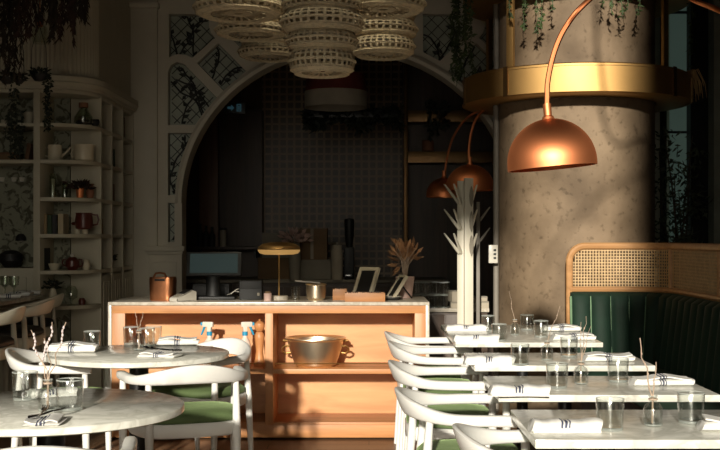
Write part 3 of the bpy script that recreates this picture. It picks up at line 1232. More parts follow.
spray('white spray bottle with blue trigger next to the pepper mill', (245 - CX) * 7.43 / F, 0.35, 7.43)
spray('white spray bottle with blue trigger standing behind the chair back left of the other', (209.5 - CX) * 7.43 / F, PI - 0.3, 7.43)

# ------------------------------------------------------------------ things on the counter top
p = at(163, 298, 7.5)
t = thing('copper_caddy', 'round-cornered copper caddy at the left end of the counter top', 'container', (p.x, 7.5, CZ), -0.15)
bm = new()
secs = []
for z, s in ((0, 0.92), (0.008, 0.96), (0.10, 0.99), (0.148, 1.0), (0.16, 0.97)):
    secs.append([Vector((math.copysign(abs(math.cos(a)) ** 0.45, math.cos(a)) * 0.085 * s, math.copysign(abs(math.sin(a)) ** 0.45, math.sin(a)) * 0.065 * s, z)) for a in [2 * PI * k / 32 for k in range(32)]])
loft(bm, secs)
obj('body', bm, M_copperold, t)
bm = new()
tube(bm, [(-0.04, -0.055, 0.135), (-0.042, -0.06, 0.165), (-0.032, -0.06, 0.185), (0.0, -0.06, 0.19), (0.032, -0.06, 0.185), (0.042, -0.06, 0.165), (0.04, -0.055, 0.135)], 0.0075, 8)
obj('handle', bm, M_copperold, t)
bm = new(); box(bm, (-0.036, -0.071, 0.135), (0.036, -0.063, 0.15), 0.002); obj('slot', bm, M_blackfab, t)

p = at(183, 298, 7.45)
t = thing('card_terminal', 'white card payment terminal lying beside the copper caddy', 'card terminal', (p.x, 7.45, CZ), -0.65)
bm = new()
prism(bm, [(-0.09, 0), (0.09, 0), (0.09, 0.062), (0.05, 0.072), (-0.09, 0.022)], [], lambda u, v, w: Vector((w - 0.04, u, v)), 0.08)
bmesh.ops.bevel(bm, geom=list(bm.edges), offset=0.004, segments=2, affect='EDGES')
obj('housing', bm, M_ceram, t)
sl = Matrix.Rotation(math.atan2(0.05, 0.14), 4, 'X')
bm = new(); box(bm, (-0.03, -0.02, -0.001), (0.03, 0.055, 0.0015)); bmesh.ops.transform(bm, matrix=Matrix.Translation((0, 0, 0.0555)) @ sl, verts=bm.verts)
obj('screen', bm, M_blackfab, t)
bm = new()
for i in range(3):
    for j in range(3):
        box(bm, (-0.026 + i * 0.019, -0.075 + j * 0.016, -0.001), (-0.012 + i * 0.019, -0.064 + j * 0.016, 0.0025))
bmesh.ops.transform(bm, matrix=Matrix.Translation((0, 0, 0.0545)) @ sl, verts=bm.verts)
obj('keypad', bm, M_box, t)

p = at(213, 297, 7.65)
t = thing('point_of_sale_monitor', 'black till monitor with teal screen on the counter behind the card terminal', 'monitor', (p.x, 7.65, CZ), 0.02)
tilt = Matrix.Rotation(R(-14), 4, 'X')
bm = new(); box(bm, (-0.19, -0.012, -0.085), (0.19, 0.018, 0.085), 0.008)
bmesh.ops.transform(bm, matrix=Matrix.Translation((0.01, -0.02, 0.245)) @ tilt, verts=bm.verts); obj('casing', bm, M_plastic, t)
bm = new(); box(bm, (-0.165, -0.0145, -0.066), (0.165, -0.0125, 0.07))
bmesh.ops.transform(bm, matrix=Matrix.Translation((0.01, -0.02, 0.245)) @ tilt, verts=bm.verts); obj('screen', bm, M_screen, t)
bm = new(); lathe(bm, [(0.055, 0.02), (0.05, 0.03), (0.045, 0.2)], 24, sy=0.6); obj('stand', bm, M_plastic, t)
bm = new(); box(bm, (-0.16, -0.10, 0.0), (0.16, 0.12, 0.022), 0.006); obj('base', bm, M_plastic, t)
bm = new()
tube(bm, [(0.10, 0.0, 0.03), (0.13, -0.06, 0.04), (0.17, -0.05, 0.07), (0.21, 0.0, 0.08), (0.235, 0.05, 0.05)], 0.004, 6)
tube(bm, [(0.11, 0.04, 0.03), (0.15, -0.02, 0.055), (0.20, -0.02, 0.05), (0.23, 0.05, 0.03)], 0.004, 6)
obj('cable', bm, M_ceram, t)
p = at(213, 290, 7.9)
t = thing('cash_drawer', 'low dark cash drawer unit behind the till monitor', 'cash drawer', (-1.12, 7.88, CZ))
bm = new(); box(bm, (-0.13, -0.09, 0), (0.13, 0.09, 0.10), 0.006); obj('case', bm, M_plastic, t)
bm = new(); box(bm, (-0.115, -0.096, 0.012), (0.115, -0.088, 0.088), 0.003); obj('drawer', bm, M_black, t)
p = at(251, 298, 7.6)
t = thing('receipt_printer', 'square charcoal receipt printer on the counter left of the brass lamp', 'printer', (p.x, 7.62, CZ), 0.05)
bm = new(); box(bm, (-0.078, -0.09, 0), (0.078, 0.09, 0.135), 0.008); obj('case', bm, M_plastic, t)
bm = new(); box(bm, (-0.074, -0.093, 0.075), (0.074, -0.086, 0.128), 0.003); obj('cover', bm, M_plastic, t)
bm = new(); box(bm, (0.045, -0.096, 0.03), (0.062, -0.088, 0.05), 0.002); obj('feed_button', bm, M_box, t)
p = at(268, 298, 7.5)
t = thing('candle_jar', 'tiny blush candle jar between the printer and the brass lamp', 'candle', (p.x, 7.48, CZ))
bm = new(); lathe(bm, [(0, 0), (0.026, 0), (0.027, 0.05), (0.024, 0.05), (0.023, 0.04), (0, 0.04)], 20); obj('jar', bm, M_pink, t)
bm = new(); lathe(bm, [(0, 0.05), (0.02, 0.05), (0.02, 0.062), (0, 0.062)], 16); obj('lid', bm, M_kraft, t)

p = at(279, 297, 7.6)
t = thing('table_lamp', 'brass lamp with a flat domed shade on a thin stem and white base', 'lamp', (p.x, 7.6, CZ))
bm = new(); lathe(bm, [(0, 0), (0.062, 0), (0.064, 0.004), (0.064, 0.024), (0.06, 0.028), (0, 0.028)], 32); obj('base', bm, M_stone, t)
bm = new(); tube(bm, [(0, 0, 0.026), (0, 0, 0.335)], 0.0055, 10); obj('stem', bm, M_brass, t)
bm = new()
lathe(bm, [(0.0, 0.398), (0.06, 0.396), (0.115, 0.384), (0.140, 0.366), (0.148, 0.350), (0.146, 0.345), (0.138, 0.352), (0.0, 0.36)], 40); obj('shade', bm, M_brass, t)
bm = new(); lathe(bm, [(0, 0.309), (0.10, 0.311), (0.132, 0.319), (0.145, 0.334), (0.146, 0.345), (0.137, 0.352), (0, 0.356)], 40); obj('diffuser', bm, M_lampglow, t)
# the lamp's own light
ll = bpy.data.objects.new('table_lamp_light', bpy.data.lights.new('table_lamp_light', 'POINT'))
C.objects.link(ll)
ll.location = (p.x, 7.6, CZ + 0.29)
ll.data.energy = 0.12
ll.data.color = (1, 0.66, 0.3)
ll.data.shadow_soft_size = 0.05

p = at(300, 297, 7.6)
t = thing('water_tumbler', 'clear tumbler between the brass lamp base and the brass pot', 'glass', (p.x - 0.03, 7.6, CZ))
bm = new(); lathe(bm, [(0, 0), (0.03, 0), (0.032, 0.09), (0.030, 0.09), (0.028, 0.008), (0, 0.008)], 20); obj('body', bm, M_glass, t)
p = at(316, 298, 7.55)
t = thing('brass_pot', 'small round brass pot on the counter right of the lamp', 'pot', (p.x, 7.55, CZ))
bm = new(); lathe(bm, [(0, 0), (0.05, 0), (0.064, 0.015), (0.068, 0.06), (0.066, 0.10), (0.074, 0.108), (0.071, 0.112), (0.06, 0.10), (0.06, 0.02), (0, 0.01)], 32); obj('bowl', bm, M_champ, t)
p = at(300, 283, 7.5)
t = thing('serving_spoon', 'pale spoon resting across the rim of the brass pot', 'spoon', (0, 0, 0))
bm = new()
q = Vector(((316 - CX) * 7.55 / F, 7.55, CZ + 0.118))
tube(bm, [q + Vector((-0.115, -0.02, 0.012)), q + Vector((-0.03, -0.01, 0.004)), q + Vector((0.03, 0.0, -0.001))], [0.005, 0.005, 0.006], 8)
lathe(bm, [(0, -0.004), (0.02, 0.0), (0.022, 0.006), (0, 0.001)], 16, q + Vector((-0.12, -0.021, 0.011)), 1.2, 0.8)
obj('spoon_body', bm, M_ceram, t)

for px0, px1, d, h, lab, rz in ((333, 347, 7.62, 0.075, 'small upright oak box on the counter left of the oak tray', 0.0), (345, 385, 7.42, 0.058, 'long oak tray of cards at the front edge of the counter', 0.0)):
    xa, xb = (px0 - CX) * d / F, (px1 - CX) * d / F
    t = thing('wooden_box' if h > 0.07 else 'wooden_tray', lab, 'box' if h > 0.07 else 'tray', ((xa + xb) / 2, d, CZ), rz)
    hw = (xb - xa) / 2
    bm = new()
    box(bm, (-hw, -0.07, 0), (hw, -0.06, h), 0.001)
    box(bm, (-hw, 0.06, 0), (hw, 0.07, h), 0.001)
    box(bm, (-hw, -0.06, 0), (-hw + 0.01, 0.06, h), 0.001)
    box(bm, (hw - 0.01, -0.06, 0), (hw, 0.06, h), 0.001)
    box(bm, (-hw, -0.06, 0), (hw, 0.06, 0.01))
    obj('box_body', bm, M_wood, t)
    bm = new()
    for k in range(int(hw * 2 / 0.012) - 2):
        x = -hw + 0.02 + k * 0.012
        box(bm, (x, -0.052, 0.011), (x + 0.004, 0.05, h + 0.012 * rnd.uniform(-0.3, 0.8)))
    c = obj('cards', bm, M_plastic, t, smooth=0)


def lean_frame(name, label, loc, rz, tilt, w, h, border, m):
    t = thing(name, label, 'picture frame', loc, rz)
    rx = Matrix.Rotation(tilt, 4, 'X')
    bm = new()
    prism(bm, [(-w / 2, 0), (w / 2, 0), (w / 2, h), (-w / 2, h)], [[(-w / 2 + border, border), (w / 2 - border, border), (w / 2 - border, h - border), (-w / 2 + border, h - border)]],
          lambda u, v, w_: rx @ Vector((u, w_, v)), 0.022)
    obj('frame', bm, m, t, smooth=0)
    bm = new(); box(bm, (-w / 2 + border * .8, 0.008, border * .8), (w / 2 - border * .8, 0.014, h - border * .8)); bmesh.ops.transform(bm, matrix=rx, verts=bm.verts)
    obj('picture', bm, M_plastic, t, smooth=0)
    bm = new()
    top = rx @ Vector((0, 0.022, h * 0.7))
    foot = Vector((0, top.y + abs(math.sin(tilt)) * h * 0.2 + 0.06, 0.004))
    tube(bm, [top, foot], 0.006, 6)
    obj('strut', bm, M_black, t)
    return t


p = at(365, 292, 7.7)
lean_frame('photo_frame', 'pale photo frame leaning back behind the oak tray', (p.x - 0.035, 7.66, CZ), -0.66, R(-26), 0.17, 0.245, 0.024, M_cream)
p = at(392, 292, 7.7)
lean_frame('photo_frame', 'slim tilted photo frame between the oak tray and the flower pot', (p.x - 0.03, 7.66, CZ), -1.28, R(-33), 0.15, 0.20, 0.018, M_cream)
p = at(385, 297, 7.6)
t = thing('saucer', 'dark saucer lying right of the oak tray under the white one', 'saucer', (p.x + 0.045, 7.56, CZ))
bm = new(); lathe(bm, [(0, 0), (0.05, 0), (0.075, 0.012), (0.05, 0.008), (0, 0.008)], 28); obj('dish', bm, M_plastic, t)
t = thing('saucer', 'white saucer on top of the dark one right of the oak tray', 'saucer', (p.x + 0.045, 7.56, CZ + 0.0085))
bm = new(); lathe(bm, [(0, 0), (0.045, 0), (0.07, 0.015), (0.05, 0.009), (0, 0.009)], 28); obj('dish', bm, M_ceram, t)

p = at(405, 290, 7.85)
t = thing('potted_dried_flowers', 'blush plant pot of dried brown leaves at the right end of the counter', 'potted plant', (p.x, 7.85, CZ))
bm = new(); lathe(bm, [(0, 0), (0.05, 0), (0.068, 0.15), (0.062, 0.15), (0.058, 0.12), (0, 0.12)], 28); obj('pot', bm, M_pink, t)
bs, bl = new(), new()
for k in range(40):
    a = rnd.uniform(0, 2 * PI)
    sp = rnd.uniform(0.01, 0.10)
    h = rnd.uniform(0.12, 0.25)
    e = Vector((math.cos(a) * sp, math.sin(a) * sp * 0.7, 0.15 + h))
    if k % 9 == 0:
        e.x += math.copysign(0.04, e.x)
        e.z -= 0.08
    m_ = Vector((e.x * 0.35, e.y * 0.35, 0.15 + h * 0.6))
    tube(bs, [Vector((e.x * 0.1, e.y * 0.1, 0.12)), m_, e], 0.0018, 4)
    for q in range(3):
        leaf(bl, m_.lerp(e, 0.3 + 0.3 * q), (e - m_).normalized() + Vector((rnd.uniform(-.5, .5), rnd.uniform(-.5, .5), rnd.uniform(-.2, .4))), rnd.uniform(0.05, 0.085), rnd.uniform(0.02, 0.034))
obj('stems', bs, M_twig, t); obj('dried_leaves', bl, M_rust, t, smooth=0)

# ------------------------------------------------------------------ coat stand
p = at(464, 178, 8.12)
t = thing('coat_stand', 'tall ivory coat stand with leaf-shaped pegs behind the far end of the tables', 'coat stand', (p.x, 8.12, 0), 0)
HT = p.z
bm = new()
box(bm, (0.0, -0.020, 0.03), (0.066, 0.020, HT), 0.006, rot=Matrix.Rotation(0.12, 3, 'Z'))
obj('front_board', bm, M_stool, t)
bm = new()
box(bm, (-0.046, 0.016, 0.03), (0.004, 0.045, HT - 0.02), 0.005, rot=Matrix.Rotation(-0.3, 3, 'Z'))
obj('rear_board', bm, M_stool, t)
bm = new(); lathe(bm, [(0, 0), (0.22, 0), (0.22, 0.02), (0.05, 0.035), (0, 0.035)], 32); obj('foot', bm, M_chair, t)
for k, py in enumerate((200, 225, 249)):
    z = EYE + (CY - py) * 8.12 / F
    for (dx, dy, x0) in ((-0.115, -0.05, -0.035), (-0.062, -0.09, -0.02), (0.05, 0.05, 0.05)):
        bm = new()
        a = Vector((x0, 0, z - 0.03)); e = a + Vector((dx, dy, 0.145))
        d = (e - a).normalized(); s_ = Vector((0, 0, 1)).cross(d).normalized(); n_ = d.cross(s_)
        secs = []
        for q, wd in ((0, 0.011), (0.3, 0.010), (0.6, 0.0075), (0.85, 0.005), (1.0, 0.002)):
            c = a.lerp(e, q)
            secs.append([c + s_ * 0.006 + n_ * wd, c - s_ * 0.006 + n_ * wd, c - s_ * 0.006 - n_ * wd, c + s_ * 0.006 - n_ * wd])
        loft(bm, secs)
        obj('peg', bm, M_stool, t)
    bm = new()          # forward peg on the front board, its shaded side put into a darker grey
    loft(bm, [[Vector((0.052 + o_ * wd, -0.022 + o_ * wd * 0.3 - dep, z + q)) for o_, dep in ((-1, 0), (1, 0), (1, 0.02), (-1, 0.02))] for q, wd in ((-0.05, 0.002), (-0.02, 0.012), (0.03, 0.016), (0.075, 0.01), (0.10, 0.002))])
    obj('peg', bm, M_box, t, label='leaf-shaped peg pointing forward, its shaded side coloured dark')

p = at(479, 190, 9.3)
t = thing('coat_stand', 'smaller coat stand beyond the ivory one, toned grey for the arch shadow', 'coat stand', (at(478, 0, 8.5).x, 8.5, 0))
bm = new(); box(bm, (-0.014, -0.012, 0.03), (0.014, 0.012, 1.62), 0.004); obj('board', bm, M_tonegrey, t)  # shade is put into the grey, since sunlight still reaches this stand
bm = new(); lathe(bm, [(0, 0), (0.16, 0), (0.16, 0.02), (0.04, 0.03), (0, 0.03)], 24); obj('foot', bm, M_tonegrey, t)
for z in (1.32, 1.48):
    for s in (-1, 1):
        bm = new(); tube(bm, [(s * 0.015, 0, z), (s * 0.09, -0.02, z + 0.10)], [0.012, 0.005], 6); obj('peg', bm, M_tonegrey, t)

# ------------------------------------------------------------------ pendant lamps
def tier_profile(r0, re, r1, z0, z1, n=8):
    """lens-shaped band from neck r1 (top z1) to the rim re and in to r0 at the bottom z0"""
    pts = []
    for k in range(n + 1):
        q = k / n
        r = (r0 + (r1 - r0) * q) + (re - (r0 + (r1 - r0) * q)) * math.sin(PI * min(1, q * 1.0)) ** 0.75
        pts.append((r, z0 + (z1 - z0) * q))
    return pts


def woven(bm, prof, seg, holes):
    """surface of revolution with rows of square holes left open, given a little thickness"""
    for off, flip in ((0.0, False), (-0.006, True)):
        rings = [[bm.verts.new(((r + off) * math.cos(2 * PI * i / seg), (r + off) * math.sin(2 * PI * i / seg), z)) for i in range(seg)] for r, z in prof]
        for k in range(len(prof) - 1):
            for i in range(seg):
                if k in holes and i % 3 != 0:
                    continue
                j = (i + 1) % seg
                bm.faces.new((rings[k][i], rings[k][j], rings[k + 1][j], rings[k + 1][i]))


def basket(label, px, py_bottom, d, tiers):
    """tiers from the bottom up: (rim radius, height)"""
    b = at(px, py_bottom, d)
    t = thing('woven_pendant_lamp', label, 'pendant lamp', (b.x, d, b.z), rnd.uniform(0, 3), 'woven pendant lamps over the counter')
    z = 0.0
    for re, h in tiers:
        bm = new()
        pr = tier_profile(re * 0.80, re, re * 0.84, 0, h, 12)
        woven(bm, [(r, z + zz) for r, zz in pr], 96, (3, 4, 6, 7, 9))
        for zz, r in ((0.0, re * 0.80), (h * 0.15, re * 0.93), (h * 0.5, re * 1.005), (h, re * 0.84)):
            tube(bm, [(r * math.cos(2 * PI * i / 48), r * math.sin(2 * PI * i / 48), z + zz) for i in range(49)], 0.006, 5, cap=False)
        obj('shade_tier', bm, M_wicker, t, smooth=60)
        z += h
    r = tiers[0][0] * 0.80
    bm = new()
    woven(bm, [(r, 0.0), (r * 0.8, 0.006), (r * 0.6, 0.012), (r * 0.4, 0.014), (r * 0.15, 0.015)], 66, (1, 2))
    obj('shade_bottom', bm, M_wicker, t, smooth=60)
    r = tiers[-1][0] * 0.84
    bm = new()
    woven(bm, [(r, z), (r * 0.75, z + 0.05), (r * 0.4, z + 0.08), (0.04, z + 0.09)], 60, ())
    obj('shade_top', bm, M_wicker, t, smooth=60)
    bm = new(); lathe(bm, [(0, z - 0.05), (0.03, z - 0.05), (0.03, z + 0.1), (0, z + 0.1)], 16); obj('socket', bm, M_black, t)
    bm = new(); lathe(bm, [(0, z - 0.16), (0.03, z - 0.15), (0.042, z - 0.11), (0.03, z - 0.07), (0.016, z - 0.05), (0, z - 0.05)], 16); obj('bulb', bm, M_cream, t)
    bm = new(); tube(bm, [(0, 0, z + 0.1), (0, 0, 6.0 - b.z)], 0.005, 6); obj('cord', bm, M_black, t)


U = 7.0 / F
for lab, px, py, d, tiers in (
        ('widest woven pendant lamp at the upper left of the cluster', 238.5, 16, 7.15, ((45, 16), (38, 18))),
        ('woven pendant lamp second from the left, its rim crossing the leaded panels', 251, 36, 7.75, ((36, 11), (34, 10), (36, 13))),
        ('woven pendant lamp behind, low between the left rim and the central one', 269, 58, 8.5, ((31, 12), (29, 11), (31, 13))),
        ('lowest central woven pendant lamp of three stacked tiers', 322, 74, 6.5, ((33.5, 24), (36, 17), (42, 20), (40, 16))),
        ('widest woven pendant lamp at the upper right of the cluster', 383, 12, 7.1, ((43, 15), (38, 18))),
        ('woven pendant lamp hanging at the right end of the cluster below the widest', 383, 56, 7.9, ((32.5, 18), (35, 16), (33, 14)))):
    basket(lab, px, py, d, [(r * d / F, h * d / F) for r, h in tiers])


# added, unseen spot that brightens the woven cluster
sp = bpy.data.objects.new('pendant_fill_light', bpy.data.lights.new('pendant_fill_light', 'SPOT'))
C.objects.link(sp)
sp.location = (-0.3, 5.6, 4.6)
sp.rotation_euler = (Vector((-0.3, 7.0, 2.85)) - sp.location).to_track_quat('-Z', 'Y').to_euler()
sp.data.energy = 150
sp.data.color = (1.0, 0.86, 0.62)
sp.data.spot_size = R(46)
sp.data.spot_blend = 1.0
sp.data.shadow_soft_size = 0.08


def bez(pts, n=24):
    """Catmull-Rom through pts"""
    P = [Vector(p) for p in pts]
    P = [P[0] * 2 - P[1]] + P + [P[-1] * 2 - P[-2]]
    out = []
    for i in range(1, len(P) - 2):
        for k in range(n):
            t = k / n
            a, b, c, d = P[i - 1], P[i], P[i + 1], P[i + 2]
            out.append(0.5 * ((2 * b) + (c - a) * t + (2 * a - 5 * b + 4 * c - d) * t * t + (3 * b - a - 3 * c + d) * t ** 3))
    out.append(P[-2])
    return out


def dome_lamp(label, loc, rad, h, arm, tiltv, rad_arm=0.014):
    t = thing('copper_dome_lamp', label, 'lamp', loc, 0, 'copper dome lamps on curved arms')
    rot = Matrix.Rotation(tiltv, 3, 'Y')
    bm = new()
    prof = [(rad * math.cos(a) if a < PI / 2 - .01 else 0.0, h * math.sin(a)) for a in [PI / 2 * k / 14 for k in range(15)]]
    prof = [(rad * 1.0, -0.02)] + prof
    inner = [(max(0, r - 0.006), z - (0.006 if k > 1 else 0)) for k, (r, z) in enumerate(prof)]
    inner[-1] = (0, h - 0.006)
    lathe(bm, list(reversed(inner)) + prof, 56, rot=rot)
    obj('dome', bm, M_copper, t)
    bm = new(); lathe(bm, [(0.026, h - 0.005), (0.022, h + 0.008), (0.0165, h + 0.012), (0.0165, h + 0.06), (0, h + 0.06)], 20, rot=rot); obj('collar', bm, M_copper, t)
    bm = new(); lathe(bm, [(0, 0.02), (0.035, 0.03), (0.045, 0.07), (0.03, 0.11), (0, 0.12)], 16, rot=rot); obj('bulb', bm, M_cream, t)
    bm = new()
    top = rot @ Vector((0, 0, h + 0.045))
    tube(bm, [top] + [Vector(q) - Vector(loc) for q in bez(arm)], rad_arm, 10)
    obj('arm', bm, M_copper, t)
    return t


d = 4.4
p = at(552, 163, d)
dome_lamp('large copper dome lamp on a curved arm hanging in front of the concrete column', (p.x, d, p.z), 0.178, 0.178,
          [at(547, 103, d), at(548, 80, d), at(555, 50, d), at(567, 25, d), at(588, 1, d), at(640, -40, 4.6), at(740, -85, 4.9), at(830, -110, 5.1), at(900, -330, 5.3), at(905, -480, 5.3)], R(-5), 0.0115)
p = at(470, 188, 8.85)
dome_lamp('copper dome lamp hanging behind the top of the ivory coat stand', (p.x, 8.85, p.z), 0.195, 0.19,
          [at(469, 160, 8.85), at(469, 148, 8.85), at(472, 130, 8.86), at(478, 116, 8.87), at(490, 105, 8.88), at(505, 97, 8.8)], R(0), 0.011)
p = at(444, 195, 9.28)
dome_lamp('dimmer copper dome lamp half hidden left of the coat stand', (p.x, 9.28, p.z), 0.15, 0.145,
          [at(445, 176, 9.28), at(446, 164, 9.28), at(452, 140, 9.2), at(464, 121, 9.05), at(478, 111, 8.95), at(494, 104, 8.9)], R(0), 0.010)
dome_lamp('copper lamp arm entering at the upper right corner of the picture', at(770, 130, 5.3), 0.225, 0.225,
          [at(768, 72, 5.3), at(764, 52, 5.3), at(748, 30, 5.3), at(720, 11, 5.35), at(690, -2, 6.0), at(650, -30, 5.6), at(625, -130, 5.8), at(622, -480, 5.9)], 0.0)

# ------------------------------------------------------------------ chairs
def make_chair(label, group, seat_h=0.45, frame=M_chair, pad=M_green, wide=0.285, drop=0.0):
    t = thing('armchair', label, 'chair', (0, 0, 0), 0, group)
    up = seat_h - 0.45
    # back rail: horseshoe in plan, tall at the back, thin at the arms
    secs = []
    n = 44
    for k in range(n + 1):
        u = -1 + 2 * k / n
        a = abs(u)
        th = u * 2.05
        if a <= 0.76:
            x = wide * math.sin(u / 0.76 * PI / 2)
            y = 0.03 - 0.30 * math.cos(u / 0.76 * PI / 2)
            tg = Vector((wide * math.cos(u / 0.76 * PI / 2), 0.30 * math.sin(u / 0.76 * PI / 2), 0)).normalized()
        else:
            q = (a - 0.76) / 0.24
            x = math.copysign(wide + 0.012 * math.sin(q * PI * .5), u)
            y = 0.03 + 0.19 * q
            tg = Vector((0, math.copysign(1, u), 0))
        nr = Vector((tg.y, -tg.x, 0))
        b = max(0, 1 - a / 0.62)
        b = b * b * (3 - 2 * b)
        zlo = 0.645 - drop + 0.012 * b
        zhi = 0.688 - drop + 0.064 * b
        thick = 0.046 - 0.022 * b
        if a > 0.9:
            e = (a - 0.9) / 0.1
            thick *= 1 - 0.45 * e * e
            zhi -= 0.012 * e * e
        lean = 0.018 * b
        c = Vector((x, y, 0))
        zm = (zlo + zhi) / 2
        hh = (zhi - zlo) / 2
        sec = []
        for qd in range(12):
            an = 2 * PI * qd / 12
            ca, sa = math.cos(an), math.sin(an)
            ux = math.copysign(abs(ca) ** 0.6, ca) * thick / 2
            uz = math.copysign(abs(sa) ** 0.6, sa) * hh
            sec.append(c + nr * (ux + lean * uz / max(hh, 1e-4)) + Vector((0, 0, zm + uz + up)))
        secs.append(sec)
    bm = new(); loft(bm, secs); obj('back_rail', bm, frame, t, smooth=60)
    for (x, y, sx, sy) in ((-1, 1, -0.29, 0.185), (1, 1, 0.29, 0.185), (-1, -1, -0.215, -0.165), (1, -1, 0.215, -0.165)):
        bm = new()
        tip = Vector((sx * 0.98, sy, 0.655 - drop + up))
        foot = Vector((sx * 0.97, sy + (0.01 if y > 0 else -0.05), 0))
        pts = [foot.lerp(tip, q) for q in (0, 0.3, 0.62, 0.8, 1)]
        tube(bm, pts, [0.0125, 0.0165, 0.0205, 0.018, 0.0145], 12)
        obj('leg', bm, frame, t, smooth=60)
    # seat frame and pad
    def outline(s, z, sag=0.0):
        pts = []
        for k in range(32):
            a = 2 * PI * k / 32
            ca, sa = math.cos(a), math.sin(a)
            x = math.copysign(abs(ca) ** 0.5, ca)
            y = math.copysign(abs(sa) ** 0.5, sa)
            w_ = 0.255 if y > 0 else 0.255 - 0.045 * (-y)
            pts.append(Vector((x * w_ * s, 0.005 + y * 0.20 * s, z + up)))
        return pts
    bm = new(); loft(bm, [outline(1.04, 0.395), outline(1.08, 0.405), outline(1.08, 0.452), outline(1.05, 0.462)]); obj('seat_frame', bm, frame, t, smooth=50)
    bm = new(); loft(bm, [outline(0.97, 0.460), outline(1.05, 0.468), outline(1.045, 0.490), outline(0.95, 0.508), outline(0.6, 0.518), outline(0.2, 0.520)]); obj('seat', bm, pad, t, smooth=70)
    return t


def aim(x, y, tx, ty):
    return math.atan2(-(tx - x), ty - y)


RT1 = Vector(((51 - CX) * 3.97 / F, 3.97))
RT2 = Vector(((139 - CX) * 5.80 / F, 5.80))
c0 = make_chair('white armchair with green seat, its tall back turned to us before the farther round table', 'white armchairs at the round tables')
c0.location = (-0.90, 5.42, 0); c0.rotation_euler = (0, 0, R(20))
dup(c0, (-0.97, 6.30, 0), R(146), 'white armchair at the right of the farther round table in front of the counter shelves', 'white armchairs at the round tables')
dup(c0, (-1.66, 5.95, 0), R(-88), 'white armchair at the left of the farther round table', 'white armchairs at the round tables')
dup(c0, (-1.04, 3.43, 0), 0.25, 'nearest white armchair pushed under the front of the near round table', 'white armchairs at the round tables')
for x, y, rz, lab in ((0.39, 6.985, -90, 'farthest white armchair on the left of the long far table'),
                      (0.40, 6.34, -90, 'second farthest white armchair on the left of the long far table'),
                      (0.385, 5.34, -91, 'white armchair tucked to the left end of the second table from the back'),
                      (0.395, 4.37, -90, 'white armchair tucked to the left end of the table before the nearest one'),
                      (0.56, 3.50, -90, 'nearest white armchair of the right row, at the frontmost table')):
    dup(c0, (x, y, 0), R(rz), lab, 'white armchairs along the row of rectangular tables')
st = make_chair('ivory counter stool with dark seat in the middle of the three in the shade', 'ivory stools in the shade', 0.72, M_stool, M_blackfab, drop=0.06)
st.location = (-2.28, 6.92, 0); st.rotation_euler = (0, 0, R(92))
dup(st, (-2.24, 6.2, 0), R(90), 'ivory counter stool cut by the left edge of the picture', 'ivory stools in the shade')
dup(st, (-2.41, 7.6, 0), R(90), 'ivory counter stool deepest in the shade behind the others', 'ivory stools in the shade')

# the high table they stand at
t = thing('high_table', 'dark high table with glassware at the left edge of the picture', 'table', (-2.8, 6.85, 0))
bm = new(); box(bm, (-0.5, -0.92, 0.925), (0.53, 0.92, 0.95), 0.004); obj('tabletop', bm, M_stone, t)
bm = new(); tube(bm, [(0, 0, 0.02), (0, 0, 0.925)], 0.04, 16); obj('pedestal', bm, M_black, t)
bm = new(); lathe(bm, [(0, 0), (0.25, 0), (0.25, 0.015), (0.05, 0.03), (0, 0.03)], 32); obj('base', bm, M_black, t)


# ------------------------------------------------------------------ tables
TZ = 0.74


def round_table(label, c, r):
    t = thing('round_table', label, 'table', (c.x, c.y, 0), rnd.uniform(0, 6), 'round marble tables')
    bm = new(); lathe(bm, [(0, TZ - 0.028), (r - 0.006, TZ - 0.028), (r, TZ - 0.024), (r, TZ - 0.004), (r - 0.004, TZ), (0, TZ)], 96); obj('tabletop', bm, M_marble, t, smooth=50)
    bm = new(); lathe(bm, [(0, TZ - 0.045), (0.2, TZ - 0.045), (0.2, TZ - 0.0285), (0, TZ - 0.0285)], 24); obj('mounting_plate', bm, M_black, t)
    bm = new(); tube(bm, [(0, 0, 0.02), (0, 0, TZ - 0.04)], 0.05, 24); obj('pedestal', bm, M_black, t)
    bm = new(); lathe(bm, [(0, 0), (0.27, 0), (0.27, 0.012), (0.07, 0.035), (0, 0.035)], 40); obj('base', bm, M_black, t)
    return t


round_table('near round marble table at the lower left with a fork on its napkin', RT1, 0.475)
round_table('farther round marble table in front of the counter', RT2, 0.472)
TXL, TXR = 0.50, 1.354
TDEP = 0.58
TAB = [(6.36, 1.30), (5.22, TDEP), (4.25, TDEP), (3.31, TDEP)]
tl = ['long rectangular marble table farthest back beside the column', 'rectangular marble table second from the back in the right row',
      'rectangular marble table third from the back in the right row', 'frontmost rectangular marble table at the lower right']
XOFF = [(0.50, 1.354), (0.50, 1.36), (0.50, 1.36), (0.50, 1.36)]
for (yf, dep), lab, (xl, xr) in zip(TAB, tl, XOFF):
    t = thing('rectangular_table', lab, 'table', ((xl + xr) / 2, yf + dep / 2, 0), 0, 'rectangular marble tables')
    hw, hd = (xr - xl) / 2, dep / 2
    bm = new(); box(bm, (-hw, -hd, TZ - 0.028), (hw, hd, TZ), 0.004); obj('tabletop', bm, M_marble, t)
    bm = new(); tube(bm, [(0.05, 0, 0.02), (0.05, 0, TZ - 0.028)], 0.035, 16); obj('pedestal', bm, M_black, t)
    bm = new(); box(bm, (-0.16, -0.17, 0), (0.30, 0.17, 0.016), 0.004); obj('base', bm, M_black, t)


